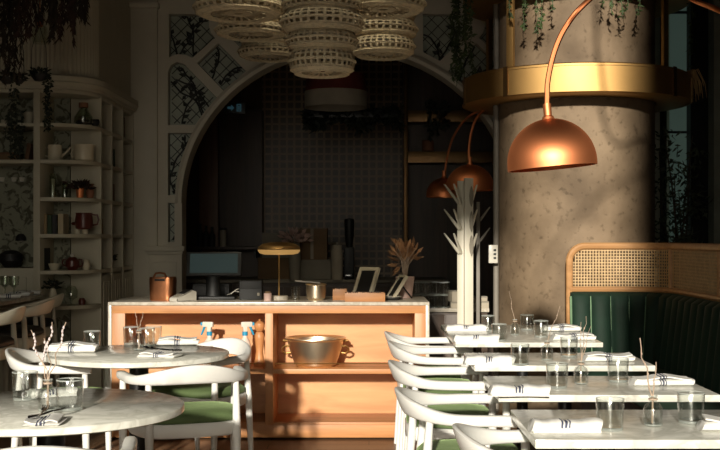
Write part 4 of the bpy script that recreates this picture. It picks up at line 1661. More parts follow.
# ------------------------------------------------------------------ table settings
bm = new()
gp = [(0, 0.0), (0.036, 0.0), (0.041, 0.004), (0.0445, 0.098), (0.0435, 0.1), (0.0425, 0.098), (0.0388, 0.012), (0, 0.009)]
lathe(bm, gp, 36)
lathe(bm, [(0.0437, 0.0975), (0.0447, 0.0985), (0.0440, 0.1012), (0.0425, 0.100), (0.0437, 0.0975)], 36, mi=1)
lathe(bm, [(0.030, 0.001), (0.0395, 0.002), (0.0408, 0.007), (0.037, 0.0105), (0.030, 0.009)], 36, mi=1)
G0 = obj('drinking_glass', bm, [M_glass, M_rim])
G0.hide_render = False
first_glass = [True]


def put(px, py, d, z=TZ):
    """table-top point under a pixel column at depth d"""
    return Vector(((px - CX) * d / F, d, z))


def tdepth(py, z=TZ):
    return (EYE - z) * F / (py - CY)


def glass(px, py, label, s=1.0, z=TZ, group='tumblers on the tables'):
    d = tdepth(py, z)
    o = G0 if first_glass[0] else G0.copy()
    if not first_glass[0]:
        C.objects.link(o)
    first_glass[0] = False
    o.location = put(px, py, d, z)
    o.scale = (s, s, s)
    tag(o, label, 'glass', group)
    return o


def napkin_mesh(L, W, H, seed, fold=False):
    r = random.Random(seed)
    bm = new()
    secs = []
    n = 26
    for k in range(n + 1):
        q = k / n
        x = (q - 0.5) * L
        wv = W * (1 + 0.05 * math.sin(q * 9 + seed) + r.uniform(-.02, .02))
        pin = 1 - 0.16 * math.exp(-((q - 0.5) / 0.07) ** 2)
        end = 0.9 if k in (0, n) else 1
        hv = H * (1 + 0.07 * math.sin(q * 13 + seed * 2) + r.uniform(-.03, .03)) * pin * end
        s = []
        for j in range(18):
            a = 2 * PI * j / 18
            ca, sa = math.cos(a), math.sin(a)
            s.append(Vector((x + (0.008 * sa if k in (0, n) else 0), math.copysign(abs(ca) ** 0.7, ca) * wv / 2 * pin, hv / 2 + math.copysign(abs(sa) ** 0.75, sa) * hv / 2)))
        secs.append(s)
    loft(bm, secs)
    return bm


def napkin(px, py, rz, label, L=0.215, W=0.075, H=0.035, seed=1, flat=False, z=TZ):
    d = tdepth(py, z)
    p = put(px, py, d, z)
    t = thing('rolled_napkin' if not flat else 'folded_napkin', label, 'napkin', (p.x, p.y, p.z), rz, 'white napkins on the tables')
    obj('cloth', napkin_mesh(L, W, H, seed), M_linen, t, smooth=60)
    bm = new()
    if flat:      # loose upper fold lying across
        secs = []
        for k in range(14):
            q = k / 13
            x = (q - 0.5) * L * 0.92
            zc = H + 0.006 + 0.006 * math.sin(q * 7 + seed)
            secs.append([Vector((x, -W * 0.42, zc - 0.006)), Vector((x, W * 0.25, zc)), Vector((x, W * 0.25, zc + 0.005)), Vector((x, -W * 0.44, zc))])
        loft(bm, secs)
        obj('upper_fold', bm, M_linen, t, smooth=60)
    else:
        secs = []
        for k in range(15):          # the loose outer edge of the roll
            q = k / 14
            x = (q - 0.5) * L * 0.98
            yy = -W * 0.5 + 0.004 * math.sin(q * 8 + seed)
            secs.append([Vector((x, yy - 0.004, 0.001)), Vector((x, yy + 0.02, 0.001)), Vector((x, yy + 0.02, H * 0.45)), Vector((x, yy + 0.002, H * 0.35))])
        loft(bm, secs)
        obj('loose_edge', bm, M_linenw, t, smooth=60)
    return t


def vase(px, py, label, s=1.0):
    d = tdepth(py)
    p = put(px, py, d)
    t = thing('bud_vase', label, 'vase', p, 0, 'small bottle vases on the tables')
    bm = new()
    lathe(bm, [(0, 0), (0.026 * s, 0), (0.030 * s, 0.005 * s), (0.030 * s, 0.055 * s), (0.024 * s, 0.068 * s), (0.012 * s, 0.076 * s), (0.0115 * s, 0.092 * s), (0.015 * s, 0.096 * s),
               (0.012 * s, 0.096 * s), (0.0095 * s, 0.09 * s), (0.010 * s, 0.076 * s), (0.027 * s, 0.054 * s), (0.026 * s, 0.008 * s), (0, 0.008 * s)], 28)
    lathe(bm, [(0.02 * s, 0.001), (0.0285 * s, 0.004 * s), (0.028 * s, 0.008 * s), (0.02 * s, 0.008 * s)], 28, mi=1)
    lathe(bm, [(0.0135 * s, 0.094 * s), (0.0152 * s, 0.0955 * s), (0.0135 * s, 0.0975 * s), (0.0115 * s, 0.096 * s)], 20, mi=1)
    obj('bottle', bm, [M_glass, M_rim], t)
    bm = new(); lathe(bm, [(0.0118 * s, 0.083 * s), (0.0145 * s, 0.083 * s), (0.0145 * s, 0.088 * s), (0.0118 * s, 0.088 * s)], 16); obj('neck_ring', bm, M_twig, t)
    return p


def twig(base, px, py, label, m=M_twig, bud=None, bend=0.012, rad=0.0022, seed=0, dd=0.0):
    """a dry stem standing in a vase whose foot is at base, its tip seen at px, py"""
    d = base.y + dd
    tip = at(px, py, d)
    st_ = base + Vector((rnd.uniform(-.004, .004), rnd.uniform(-.004, .004), 0.010))
    nk = base + Vector(((tip.x - base.x) * 0.03, 0, 0.09))
    t = thing('dried_twig', label, 'twig', st_, 0, 'dried twigs in the bud vases')
    bm = new()
    r = random.Random(seed)
    pts = [st_, nk]
    for k in range(1, 7):
        q = k / 6
        w = nk.lerp(tip, q)
        if k < 6:
            w += Vector((r.uniform(-bend, bend), r.uniform(-bend, bend), 0))
        pts.append(w)
    rel = [q - st_ for q in pts]
    tube(bm, rel, [rad] * 2 + [rad * (1.0 - 0.07 * k) for k in range(1, 7)], 6)
    obj('stem', bm, m, t)
    bm = new()
    for k in range(7 if bud else 3):
        q = 0.55 + 0.42 * k / 7 if bud else 0.4 + 0.5 * k / 3
        i = 1 + min(5, int(q * 6))
        c = rel[i].lerp(rel[i + 1], (q * 6) % 1)
        sz = 0.0042 if bud else 0.003
        lathe(bm, [(0, -sz * 1.6), (sz, -sz * .4), (sz * .8, sz * .8), (0, sz * 2)], 6, c + Vector((r.uniform(-.002, .002), 0, 0)))
    obj('buds', bm, bud or m, t)


# frontmost table
napkin(565, 431, 0.02, 'rolled napkin with dark stripes at the left of the frontmost table', 0.215, 0.08, 0.038, 1)
glass(610, 430, 'tumbler beside the rolled napkin on the frontmost table', 1.0)
v = vase(653, 426, 'bud vase with a tall bent twig on the frontmost table', 1.02)
twig(v, 640, 338, 'tallest bent bare twig leaning left in the frontmost vase', bend=0.008, rad=0.0028, seed=3)
twig(v, 656, 362, 'short upright bare twig in the frontmost vase', bend=0.003, rad=0.0024, seed=4)
glass(691, 423, 'tumbler at the right of the frontmost table near the bench', 1.0)
napkin(736, 430, -0.1, 'folded napkin cut by the right edge of the picture', 0.22, 0.09, 0.03, 2, True)
# third table
napkin(519, 395, 0.0, 'rolled napkin with dark stripes at the left of the second-nearest rectangular table', 0.225, 0.085, 0.04, 3)
glass(557, 388, 'tumbler at the rolled napkin on the second-nearest rectangular table', 1.0)
v = vase(581, 384, 'bud vase in the middle of the second-nearest rectangular table', 0.98)
twig(v, 586, 316, 'thin forked twig in the vase of the second-nearest rectangular table', bend=0.006, rad=0.0016, seed=5)
twig(v, 581, 322, 'thin straight twig in the vase of the second-nearest rectangular table', bend=0.004, rad=0.0014, seed=6)
twig(v, 591, 326, 'thin twig leaning right in the vase of the second-nearest rectangular table', bend=0.004, rad=0.0014, seed=7)
glass(618, 382, 'tumbler at the folded napkin on the second-nearest rectangular table', 1.0)
napkin(661, 385, 0.04, 'folded striped napkin at the right end of the second-nearest rectangular table', 0.245, 0.10, 0.028, 4, True)
# second table
napkin(489, 364, 0.0, 'rolled napkin with dark stripes at the left of the second-farthest rectangular table', 0.235, 0.085, 0.042, 5)
glass(520, 365, 'tumbler at the rolled napkin on the second-farthest rectangular table', 1.0)
v = vase(547, 360, 'bud vase in the middle of the second-farthest rectangular table', 0.98)
twig(v, 560, 306, 'thin twig leaning right in the vase of the second-farthest rectangular table', bend=0.004, rad=0.0016, seed=8)
glass(569, 357, 'tumbler at the folded napkin on the second-farthest rectangular table', 1.0)
napkin(608, 361, 0.02, 'folded striped napkin at the right end of the second-farthest rectangular table', 0.24, 0.10, 0.028, 6, True)
# long far table
napkin(476, 341.5, 0.0, 'rolled napkin at the near left corner of the long far table', 0.26, 0.085, 0.042, 7)
napkin(466, 331, 0.0, 'rolled napkin at the far left corner of the long far table', 0.26, 0.085, 0.042, 8)
glass(499, 341, 'tumbler at the near left napkin of the long far table', 1.0)
glass(488, 331, 'tumbler at the far left napkin of the long far table', 1.0)
v = vase(515, 335, 'bud vase in the middle of the long far table', 1.0)
twig(v, 509, 291, 'thin twig leaning left in the vase of the long far table', bend=0.004, rad=0.0018, seed=9)
glass(527, 330, 'tumbler behind the vase on the long far table', 1.0)
glass(541, 337, 'tumbler at the right napkins of the long far table', 1.0)
napkin(573, 340, 0.03, 'folded napkin at the near right corner of the long far table', 0.25, 0.10, 0.03, 9, True)
napkin(561, 331, 0.03, 'folded napkin at the far right corner of the long far table', 0.24, 0.10, 0.03, 10, True)
# near round table
glass(25, 400, 'tumbler at the left on the near round table', 1.06)
v = vase(48, 411, 'bud vase of lilac twigs on the near round table', 1.15)
twig(v, 31, 330, 'lilac-tipped twig leaning far left on the near round table', bud=M_bud, seed=11)
twig(v, 44, 338, 'shortest lilac-tipped twig on the near round table', bud=M_bud, seed=12)
twig(v, 52, 322, 'upright lilac-tipped twig on the near round table', bud=M_bud, seed=13)
twig(v, 66, 322, 'lilac-tipped twig leaning right on the near round table', bud=M_bud, seed=14, rad=0.0026)
glass(70, 410, 'tumbler at the right of the vase on the near round table', 1.08)
t = napkin(45, 423, 0.08, 'flat white napkin with a fork and knife at the front of the near round table', 0.115, 0.15, 0.010, 15, True)
napkin(52, 396, 0.5, 'rolled striped napkin behind the vase on the near round table', 0.17, 0.08, 0.03, 16)


def cutlery(px, py, zoff, rz, fork, label):
    d = tdepth(py)
    p = put(px, py, d, TZ + zoff)
    t = thing('fork' if fork else 'knife', label, 'cutlery', p, rz)
    bm = new()
    tube(bm, [(0, -0.095, 0.006), (0, -0.03, 0.004), (0, 0.03, 0.008)], [0.005, 0.0035, 0.003], 6)
    obj('handle', bm, M_steel, t)
    bm = new()
    if fork:
        tube(bm, [(0, 0.03, 0.008), (0, 0.05, 0.007)], [0.003, 0.010], 6)
        for k in range(4):
            x = -0.0105 + 0.007 * k
            tube(bm, [(x * 0.8, 0.048, 0.007), (x, 0.075, 0.006), (x, 0.10, 0.016)], 0.0022, 5)
        obj('tines', bm, M_steel, t)
    else:
        box(bm, (-0.008, 0.03, 0.005), (0.008, 0.115, 0.008), 0.001)
        obj('blade', bm, M_steel, t)


cutlery(42, 421, 0.022, 0.15, True, 'steel fork lying on the flat napkin of the near round table')
cutlery(47, 421, 0.022, -0.35, False, 'steel knife lying beside the fork on the near round table')
# farther round table
napkin(73, 352, 0.05, 'crumpled white napkin at the left of the farther round table', 0.25, 0.10, 0.04, 17, True)
glass(92, 349.5, 'tumbler at the left napkin of the farther round table', 1.0)
v = vase(139, 350, 'bud vase with twin twigs on the farther round table', 1.12)
twig(v, 135, 311, 'bare twig leaning left in the vase of the farther round table', seed=21, bend=0.004, rad=0.0018)
twig(v, 143, 312, 'bare twig leaning right in the vase of the farther round table', seed=22, bend=0.004, rad=0.0018)
for px, py, lab in ((131, 344.5, 'tumbler behind the vase to the left on the farther round table'), (147, 346, 'tumbler touching the vase on its right on the farther round table'),
                    (154, 344, 'tumbler second to the right of the vase on the farther round table')):
    glass(px, py, lab, 1.0)
napkin(178, 345, 0.1, 'crumpled white napkin behind on the farther round table', 0.23, 0.1, 0.035, 18, True)
napkin(160, 357, -0.25, 'white napkin with cutlery at the front of the farther round table', 0.20, 0.11, 0.016, 19, True)
cutlery(159, 355.5, 0.028, 1.0, True, 'steel fork on the front napkin of the farther round table')
cutlery(166, 356, 0.028, 1.15, False, 'steel knife on the front napkin of the farther round table')

# glassware on the high table
for px, dd, lab in ((5, 7.35, 'goblet at the left edge on the dark high table'), (14, 7.3, 'goblet beside the first on the dark high table')):
    x = (px - CX) * dd / F
    t = thing('goblet', lab, 'glass', (x, dd, 0.95), 0, 'goblets on the high table')
    bm = new(); lathe(bm, [(0, 0), (0.03, 0), (0.03, 0.004), (0.005, 0.008), (0.005, 0.06), (0.03, 0.08), (0.036, 0.14), (0.033, 0.14), (0.027, 0.084), (0, 0.068)], 24)
    obj('bowl', bm, M_jar, t)
for k, (px, dd) in enumerate(((26, 7.45), (36, 7.6), (8, 7.12))):
    x = (px - CX) * dd / F
    x = min(x, -2.36)
    t = thing('folded_napkin', ('pale napkin on the high table nearest the shelving', 'pale napkin at the middle of the high table', 'pale napkin at the near end of the high table')[k], 'napkin', (x, dd + k * 0.04, 0.95), 0.2 * k)
    obj('cloth', napkin_mesh(0.15, 0.09, 0.03, 30 + k), M_linen, t, smooth=60)

# ------------------------------------------------------------------ things on the corner shelves
SD = 8.12


def shelf_x(px, d=SD):
    return (px - CX) * d / F


def books(items, z, d, shelfname):
    """items: (px left, px right, px height, material, what, lean)"""
    for x0, x1, h, m, what, lean in items:
        a, b_ = shelf_x(x0, d), shelf_x(x1, d)
        hh = h * d / F
        t = thing('book', '%s standing on the %s' % (what, shelfname), 'book', ((a + b_) / 2, d, z), 0, 'books on the corner shelving')
        w = (b_ - a) / 2 * 0.96
        rm = Matrix.Rotation(lean, 4, 'Y')
        bm = new()
        box(bm, (-w, -0.07, 0), (-w + 0.003, 0.07, hh)); box(bm, (w - 0.003, -0.07, 0), (w, 0.07, hh)); box(bm, (-w, -0.073, 0), (w, -0.068, hh), 0.001)
        lift = Matrix.Translation((0, 0, abs(math.sin(lean)) * w))
        bmesh.ops.transform(bm, matrix=lift @ rm, verts=bm.verts)
        obj('cover', bm, m, t, smooth=0)
        bm = new(); box(bm, (-w + 0.003, -0.066, 0.004), (w - 0.003, 0.064, hh - 0.005)); bmesh.ops.transform(bm, matrix=lift @ rm, verts=bm.verts); obj('pages', bm, M_creambook, t, smooth=0)


def pot(name, label, cat, px, d, z, prof, m, seg=28, parts=()):
    t = thing(name, label, cat, (shelf_x(px, d), d, z))
    bm = new(); lathe(bm, prof, seg); obj('body', bm, m, t)
    for nm, b, mm in parts:
        obj(nm, b, mm, t)
    return t


def ring_handle(x, z0, z1, out, r=0.006):
    b = new(); tube(b, [(x, 0, z0), (x + out * 0.8, 0, z0 + (z1 - z0) * 0.1), (x + out, 0, (z0 + z1) / 2), (x + out * 0.8, 0, z1 - (z1 - z0) * 0.05), (x, 0, z1)], r, 8); return b


def lid(prof):
    b = new(); lathe(b, prof, 24); return b


def bush(base, n, r, h, lw):
    b = new()
    for k in range(n):
        d = Vector((rnd.gauss(0, 1), rnd.gauss(0, 1), rnd.uniform(-.2, 1.2)))
        leaf(b, Vector(base) + Vector((d.x * r * .4, d.y * r * .4, abs(d.z) * h * .5)), d, lw[0] * rnd.uniform(.7, 1.3), lw[1])
    return b


z1, z2, z3, z4, z5, z6 = zrow
books([(39.5, 42.5, 24, M_blackfab, 'slim black book', 0), (44, 48.5, 25, M_creambook, 'white book', 0)], z1, SD, 'topmost corner shelf')
pot('apothecary_jar', 'big clear jar with cork lid on the topmost corner shelf', 'jar', 83.5, SD, z1, [(0, 0), (0.055, 0), (0.068, 0.02), (0.068, 0.06), (0.03, 0.115), (0.028, 0.135), (0.025, 0.135), (0.026, 0.112), (0.062, 0.06), (0.06, 0.02), (0, 0.006)], M_jar,
    parts=(('cork_lid', lid([(0, 0.13), (0.034, 0.13), (0.034, 0.165), (0, 0.165)]), M_cork), ('contents', lid([(0, 0.007), (0.058, 0.012), (0.055, 0.035), (0, 0.045)]), M_blackfab)))
pot('small_dark_bowl', 'small dark bowl right of the corked jar on the topmost corner shelf', 'bowl', 95, 8.2, z1, [(0, 0), (0.02, 0), (0.035, 0.03), (0.03, 0.05), (0.027, 0.048), (0, 0.01)], M_plastic)
pot('cream_planter', 'cream plant pot on the upper left shelf beside the divider', 'pot', 28.5, SD, z1, [(0, 0), (0.03, 0), (0.038, 0.095), (0.034, 0.095), (0.03, 0.01), (0, 0.01)], M_cream)
pot('tea_light', 'tiny tea light at the left edge of the upper shelf', 'candle', 3.5, SD, z1, [(0, 0), (0.016, 0), (0.018, 0.04), (0.015, 0.04), (0.014, 0.01), (0, 0.01)], M_cream)
vines('trailing_pothos', 'dark trailing plant spilling from the upper left shelf', 'plant', [(shelf_x(12 + k * 2.2, 7.98), 7.92 + 0.01 * k, z1 + 0.09) for k in range(6)], [0.2, 0.34, 0.28, 0.36, 0.22, 0.3], M_darkleaf, (0.034, 0.02), 90)
# row two
books([(27.5, 31.5, 17, M_brownbook, 'leaning brown book', R(9))], z2, SD, 'second shelf left of the divider')
t = thing('storage_box', 'low brown box on the second shelf at the left edge', 'box', (shelf_x(9), SD, z2))
bm = new(); box(bm, (-0.08, -0.08, 0), (0.08, 0.08, 0.045), 0.003); obj('box_base', bm, M_kraft, t)
bm = new(); box(bm, (-0.083, -0.083, 0.045), (0.083, 0.083, 0.06), 0.003); obj('lid', bm, M_brownbook, t)
sp = new(); tube(sp, [(0.04, 0, 0.03), (0.075, 0, 0.055), (0.115, 0, 0.10)], [0.011, 0.008, 0.007], 8)
sp2 = new(); tube(sp2, [(0.04, 0, 0.09), (0.055, 0, 0.098), (0.06, 0, 0.1)], 0.004, 6)
pot('watering_can', 'cream watering can with long spout on the second corner shelf', 'watering can', 55, 8.08, z2, [(0, 0), (0.05, 0), (0.052, 0.005), (0.05, 0.115), (0.046, 0.115), (0.046, 0.01), (0, 0.01)], M_cream, parts=(('spout', sp, M_cream), ('handle', ring_handle(-0.048, 0.03, 0.10, -0.03), M_cream)))
pot('cream_jug', 'wide cream jug right of the watering can', 'jug', 84, 8.14, z2, [(0, 0), (0.06, 0), (0.072, 0.01), (0.076, 0.115), (0.08, 0.122), (0.074, 0.12), (0.068, 0.015), (0, 0.012)], M_cream, parts=(('handle', ring_handle(-0.05, 0.025, 0.085, -0.045, 0.007), M_cream),))
# row three
pot('tall_jar', 'tall clear jar on the third corner shelf beside the divider', 'jar', 53, SD, z3, [(0, 0), (0.026, 0), (0.027, 0.16), (0.02, 0.172), (0.02, 0.18), (0.017, 0.18), (0.022, 0.155), (0.022, 0.008), (0, 0.008)], M_jar, parts=(('candle', lid([(0, 0.01), (0.014, 0.01), (0.014, 0.14), (0, 0.145)]), M_cream),))
pot('storage_jar', 'short clear jar in the middle of the third corner shelf', 'jar', 65, 8.2, z3, [(0, 0), (0.026, 0), (0.027, 0.11), (0.022, 0.12), (0.019, 0.12), (0.022, 0.108), (0.022, 0.008), (0, 0.008)], M_jar, parts=(('lid', lid([(0, 0.12), (0.022, 0.12), (0.022, 0.132), (0, 0.132)]), M_box),))
pot('copper_planter', 'copper pot of dark reddish leaves on the third corner shelf', 'potted plant', 80, 8.1, z3, [(0, 0), (0.024, 0), (0.03, 0.07), (0.027, 0.07), (0.024, 0.05), (0, 0.05)], M_copper, parts=(('foliage', bush((0, 0, 0.07), 150, 0.08, 0.06, (0.042, 0.022)), M_driedred),))
pot('clay_vase', 'clay vase at the rounded end of the third corner shelf', 'vase', 90, 8.2, z3, [(0, 0), (0.024, 0), (0.03, 0.04), (0.024, 0.09), (0.028, 0.11), (0.024, 0.108), (0.018, 0.06), (0, 0.01)], M_terra)
# row four
books([(39, 42, 21, M_blackfab, 'black book', 0), (42.3, 46, 20, M_brownbook, 'dark brown book', 0), (46.4, 49.5, 20, M_tanbook, 'thin tan book', 0), (50, 54.5, 19, M_greenbook, 'green book', 0), (55, 59.5, 19, M_blackfab, 'second thick black book', 0), (60.5, 66, 20, M_creambook, 'cream book', 0)], z4, SD, 'fourth corner shelf')
pot('espresso_cup', 'white cup under the left of the oxblood kettle', 'cup', 77, 8.08, z4, [(0, 0), (0.02, 0), (0.022, 0.034), (0.019, 0.034), (0.018, 0.005), (0, 0.005)], M_cream)
pot('espresso_cup', 'white cup under the right of the oxblood kettle', 'cup', 85, 8.08, z4, [(0, 0), (0.02, 0), (0.022, 0.034), (0.019, 0.034), (0.018, 0.005), (0, 0.005)], M_cream)
pot('enamel_kettle', 'oxblood enamel kettle with big handle on the fourth corner shelf', 'kettle', 84, 8.08, z4 + 0.034, [(0, 0), (0.05, 0), (0.062, 0.01), (0.066, 0.05), (0.058, 0.11), (0.062, 0.122), (0.054, 0.12), (0, 0.118)], M_oxblood, parts=(('handle', ring_handle(0.058, 0.03, 0.11, 0.05, 0.007), M_oxblood), ('spout', ring_handle(-0.06, 0.04, 0.045, -0.03, 0.009), M_oxblood)))
# row five
books([(39.5, 43, 24, M_brownbook, 'brown book', 0), (44, 47.5, 22, M_blackfab, 'narrow black book', 0)], z5, SD, 'fifth corner shelf')
pot('white_bowl', 'white bowl on the fifth corner shelf', 'bowl', 54.5, 8.05, z5, [(0, 0), (0.028, 0), (0.046, 0.05), (0.042, 0.05), (0.026, 0.008), (0, 0.008)], M_cream)
pot('red_teapot', 'dark red teapot with white knob on the fifth corner shelf', 'teapot', 72.5, 8.08, z5, [(0, 0), (0.03, 0), (0.052, 0.03), (0.05, 0.07), (0.025, 0.095), (0, 0.098)], M_oxblood, parts=(('knob', lid([(0, 0.096), (0.012, 0.096), (0.017, 0.11), (0.01, 0.122), (0, 0.124)]), M_ceram), ('spout', ring_handle(-0.045, 0.03, 0.08, -0.03), M_oxblood), ('handle', ring_handle(0.045, 0.025, 0.08, 0.03), M_oxblood)))
pot('cream_vase', 'squat cream vase at the rounded end of the fifth corner shelf', 'vase', 86, 8.12, z5, [(0, 0), (0.022, 0), (0.032, 0.03), (0.024, 0.065), (0.016, 0.078), (0.013, 0.076), (0.02, 0.05), (0, 0.01)], M_cream)
# row six
pot('white_planter', 'white vase of dark leaves on the lowest corner shelf', 'potted plant', 53, 8.05, z6, [(0, 0), (0.032, 0), (0.038, 0.03), (0.026, 0.09), (0.018, 0.125), (0.014, 0.125), (0.02, 0.08), (0, 0.01)], M_cream, parts=(('foliage', bush((0, 0, 0.13), 60, 0.06, 0.06, (0.045, 0.022)), M_darkleaf),))
pot('glass_compote', 'clear footed compote on the lowest corner shelf', 'glass dish', 71.5, 8.08, z6, [(0, 0), (0.03, 0), (0.03, 0.005), (0.007, 0.012), (0.007, 0.035), (0.045, 0.06), (0.046, 0.11), (0.03, 0.14), (0, 0.148)], M_jar)
pot('red_jar', 'small dark red jar at the end of the lowest corner shelf', 'jar', 82, 8.15, z6, [(0, 0), (0.024, 0), (0.027, 0.03), (0.018, 0.05), (0, 0.052)], M_oxblood)
# alcove left of the divider
zc = EYE + (CY - 268) * 8 / F
pot('black_bowl', 'wide black bowl on the alcove cupboard', 'bowl', 11, 8.15, zc, [(0, 0), (0.05, 0), (0.085, 0.05), (0.08, 0.10), (0.04, 0.125), (0, 0.13)], M_blackfab)
for px, lab in ((2, 'left of three small white hanging cups on the floral wallpaper'), (14, 'middle of three small white hanging cups on the floral wallpaper'), (22, 'right of three small white hanging cups on the floral wallpaper')):
    p = at(px, 179, 8.30)
    t = thing('hanging_cup', lab, 'cup', p)
    bm = new(); lathe(bm, [(0, -0.02), (0.016, -0.018), (0.02, 0.012), (0.017, 0.012), (0.013, -0.014), (0, -0.016)], 16); obj('bowl', bm, M_ceram, t)
    bm = new(); tube(bm, [(0, 0.018, 0), (0, 0.04, 0.012), (0, 0.06, 0.03)], 0.004, 6); obj('hook', bm, M_black, t)
p = at(21, 238, 8.30)
t = thing('wall_sconce', 'black domed wall sconce on the floral wallpaper', 'wall lamp', p)
bm = new(); lathe(bm, [(0.042, -0.02), (0.038, 0.01), (0.02, 0.03), (0, 0.034)], 24); obj('shade', bm, M_blackfab, t)
bm = new(); lathe(bm, [(0, -0.03), (0.018, -0.025), (0.02, -0.01), (0, 0.0)], 16); obj('bulb', bm, M_ceram, t)
bm = new(); tube(bm, [(0, 0.0, 0.02), (0, 0.06, 0.02)], 0.008, 8); obj('bracket', bm, M_black, t)
# things in the side cubbies
for k, (yy, zz, h, m, lab) in enumerate(((8.47, z1, 0.21, M_blackfab, 'dark tall book in the first upper cubby of the side bookcase'), (8.9, z2, 0.15, M_greenbook, 'green dark book in the middle cubby of the side bookcase'),
                                         (9.25, z1, 0.18, M_brownbook, 'brown book in the farthest upper cubby of the side bookcase'), (8.88, z3, 0.14, M_brownbook, 'brown book in the third row of the side bookcase'),
                                         (8.5, z4, 0.12, M_tanbook, 'tan book in the nearest fourth-row cubby of the side bookcase'))):
    t = thing('book', lab, 'book', (-2.14, yy, zz), 0, 'books in the side bookcase')
    bm = new(); box(bm, (-0.08, -0.018, 0), (0.08, -0.015, h)); box(bm, (-0.08, 0.015, 0), (0.08, 0.018, h)); box(bm, (0.077, -0.018, 0), (0.082, 0.018, h), 0.001); obj('cover', bm, m, t, smooth=0)
    bm = new(); box(bm, (-0.078, -0.015, 0.003), (0.076, 0.015, h - 0.004)); obj('pages', bm, M_creambook, t, smooth=0)
t = thing('small_plant', 'dark little plant in the lowest open cubby of the side bookcase', 'plant', (-2.12, 8.88, z5))
bm = new(); lathe(bm, [(0, 0), (0.035, 0), (0.045, 0.06), (0.04, 0.06), (0.035, 0.045), (0, 0.045)], 20); obj('pot', bm, M_blackfab, t)
obj('leaves', bush((0, 0, 0.06), 60, 0.07, 0.08, (0.05, 0.025)), M_darkleaf, t, smooth=0)

# ------------------------------------------------------------------ hanging greenery at the upper left
for k, (x0, x1, yb, m, lab) in enumerate(((0, 18, 88, M_dried, 'dense dark dried foliage hanging at the upper left corner'), (14, 36, 48, M_driedred, 'russet dried flowers hanging right of the dark foliage'),
                                          (46, 60, 44, M_dried, 'olive dried bunch hanging in the middle of the fluted wall'), (62, 76, 46, M_driedred, 'long thin russet bunch hanging toward the right of the fluted wall'),
                                          (77, 88, 26, M_dried, 'shortest dried bunch hanging nearest the arch wall'))):
    d = 6.8
    n = 7 + (x1 - x0) // 3
    org, lens = [], []
    for q in range(n):
        px = x0 + (x1 - x0) * (q + 0.5) / n
        o_ = at(px, -45, d + rnd.uniform(-0.08, 0.08))
        org.append(tuple(o_))
        lens.append((yb * rnd.uniform(0.35, 1.0) + 45) * d / F)
    vines('hanging_dried_bunch', lab, 'dried plant', org, lens, m, (0.045, 0.011), 190, 0.022, 'dried bunches hanging at the upper left', droop=1.2)
bm = new()
a, b_ = at(-30, -45, 6.7), at(100, -45, 6.9)
for y in (6.66, 6.94):
    tube(bm, [(a.x, y, a.z), (b_.x, y, b_.z)], 0.012, 8)
for q in range(9):
    x = a.x + (b_.x - a.x) * q / 8
    tube(bm, [(x, 6.66, a.z), (x, 6.94, a.z)], 0.008, 6)
for x in (a.x + 0.05, b_.x - 0.05):
    tube(bm, [(x, 6.8, a.z), (x, 6.8, 6.0)], 0.006, 6)
o = obj('hanging_rack', bm, M_black)
tag(o, 'black ceiling rack that holds the dried bunches above the frame', 'rack')


def globe(px, py, d, r, label, trail):
    p = at(px, py, d)
    t = thing('hanging_planter', label, 'hanging plant', p, 0, 'hanging planters before the fluted wall')
    bm = new(); lathe(bm, [(0, -r * 0.8), (r * 0.5, -r * 0.72), (r * 0.9, -r * 0.25), (r, 0.06 * r), (r * 0.94, 0.06 * r), (r * 0.8, -r * 0.2), (0, -r * 0.4)], 28); obj('bowl', bm, M_blackfab, t)
    bm = new()
    for s in (-1, 1):
        tube(bm, [(s * r * 0.95, 0, 0), (s * r * 0.85, 0, 0.18), (0, 0, 0.34)], 0.0025, 5)
    tube(bm, [(0, 0, 0.34), (0, 0, 6.0 - p.z)], 0.003, 5)
    obj('cord', bm, M_black, t)
    b = bush((0, 0, 0.0), 90, r * 1.2, r * 1.0, (0.03, 0.016))
    if trail:
        for k in range(5):
            x, y = r * rnd.uniform(.7, 1.2), rnd.uniform(-.04, .04)
            for q in range(40):
                leaf(b, (x + rnd.uniform(-.015, .015), y, -trail * rnd.random()), (rnd.uniform(-1, 1), rnd.uniform(-1, 1), -rnd.random()), 0.03, 0.018)
    obj('foliage', b, M_darkleaf, t, smooth=0)


globe(39, 75, 7.3, 0.055, 'hanging bowl planter with a long trailing plant before the corner shelves', 0.36)
globe(19, 80, 7.1, 0.035, 'smaller hanging bowl planter at the left of the trailing one', 0)
globe(7, 78, 6.9, 0.05, 'darkest hanging planter at the left edge of the picture', 0.5)
p = at(40, 31, 7.5)
t = thing('glass_pendant', 'clear glass globe pendant hanging before the fluted wall', 'pendant lamp', p)
bm = new(); lathe(bm, [(0.02, 0.05), (0.05, 0.02), (0.06, -0.02), (0.055, -0.06), (0.05, -0.085)], 28); obj('globe', bm, M_jar, t)
bm = new(); lathe(bm, [(0, 0.07), (0.02, 0.065), (0.022, 0.03), (0, 0.03)], 16); tube(bm, [(0, 0, 0.06), (0, 0, 6.0 - p.z)], 0.003, 5); obj('fitting', bm, M_copper, t)

# ------------------------------------------------------------------ the dark room beyond the arch
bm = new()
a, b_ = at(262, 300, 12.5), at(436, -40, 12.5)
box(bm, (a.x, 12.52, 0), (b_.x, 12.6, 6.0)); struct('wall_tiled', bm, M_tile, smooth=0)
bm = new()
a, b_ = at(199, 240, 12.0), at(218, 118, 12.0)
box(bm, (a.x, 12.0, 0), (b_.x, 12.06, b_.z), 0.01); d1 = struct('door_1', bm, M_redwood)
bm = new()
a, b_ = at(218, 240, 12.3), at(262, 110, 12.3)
box(bm, (a.x, 12.3, 0), (b_.x, 12.6, b_.z)); struct('wall_dark_panel', bm, M_darkwood, smooth=0)

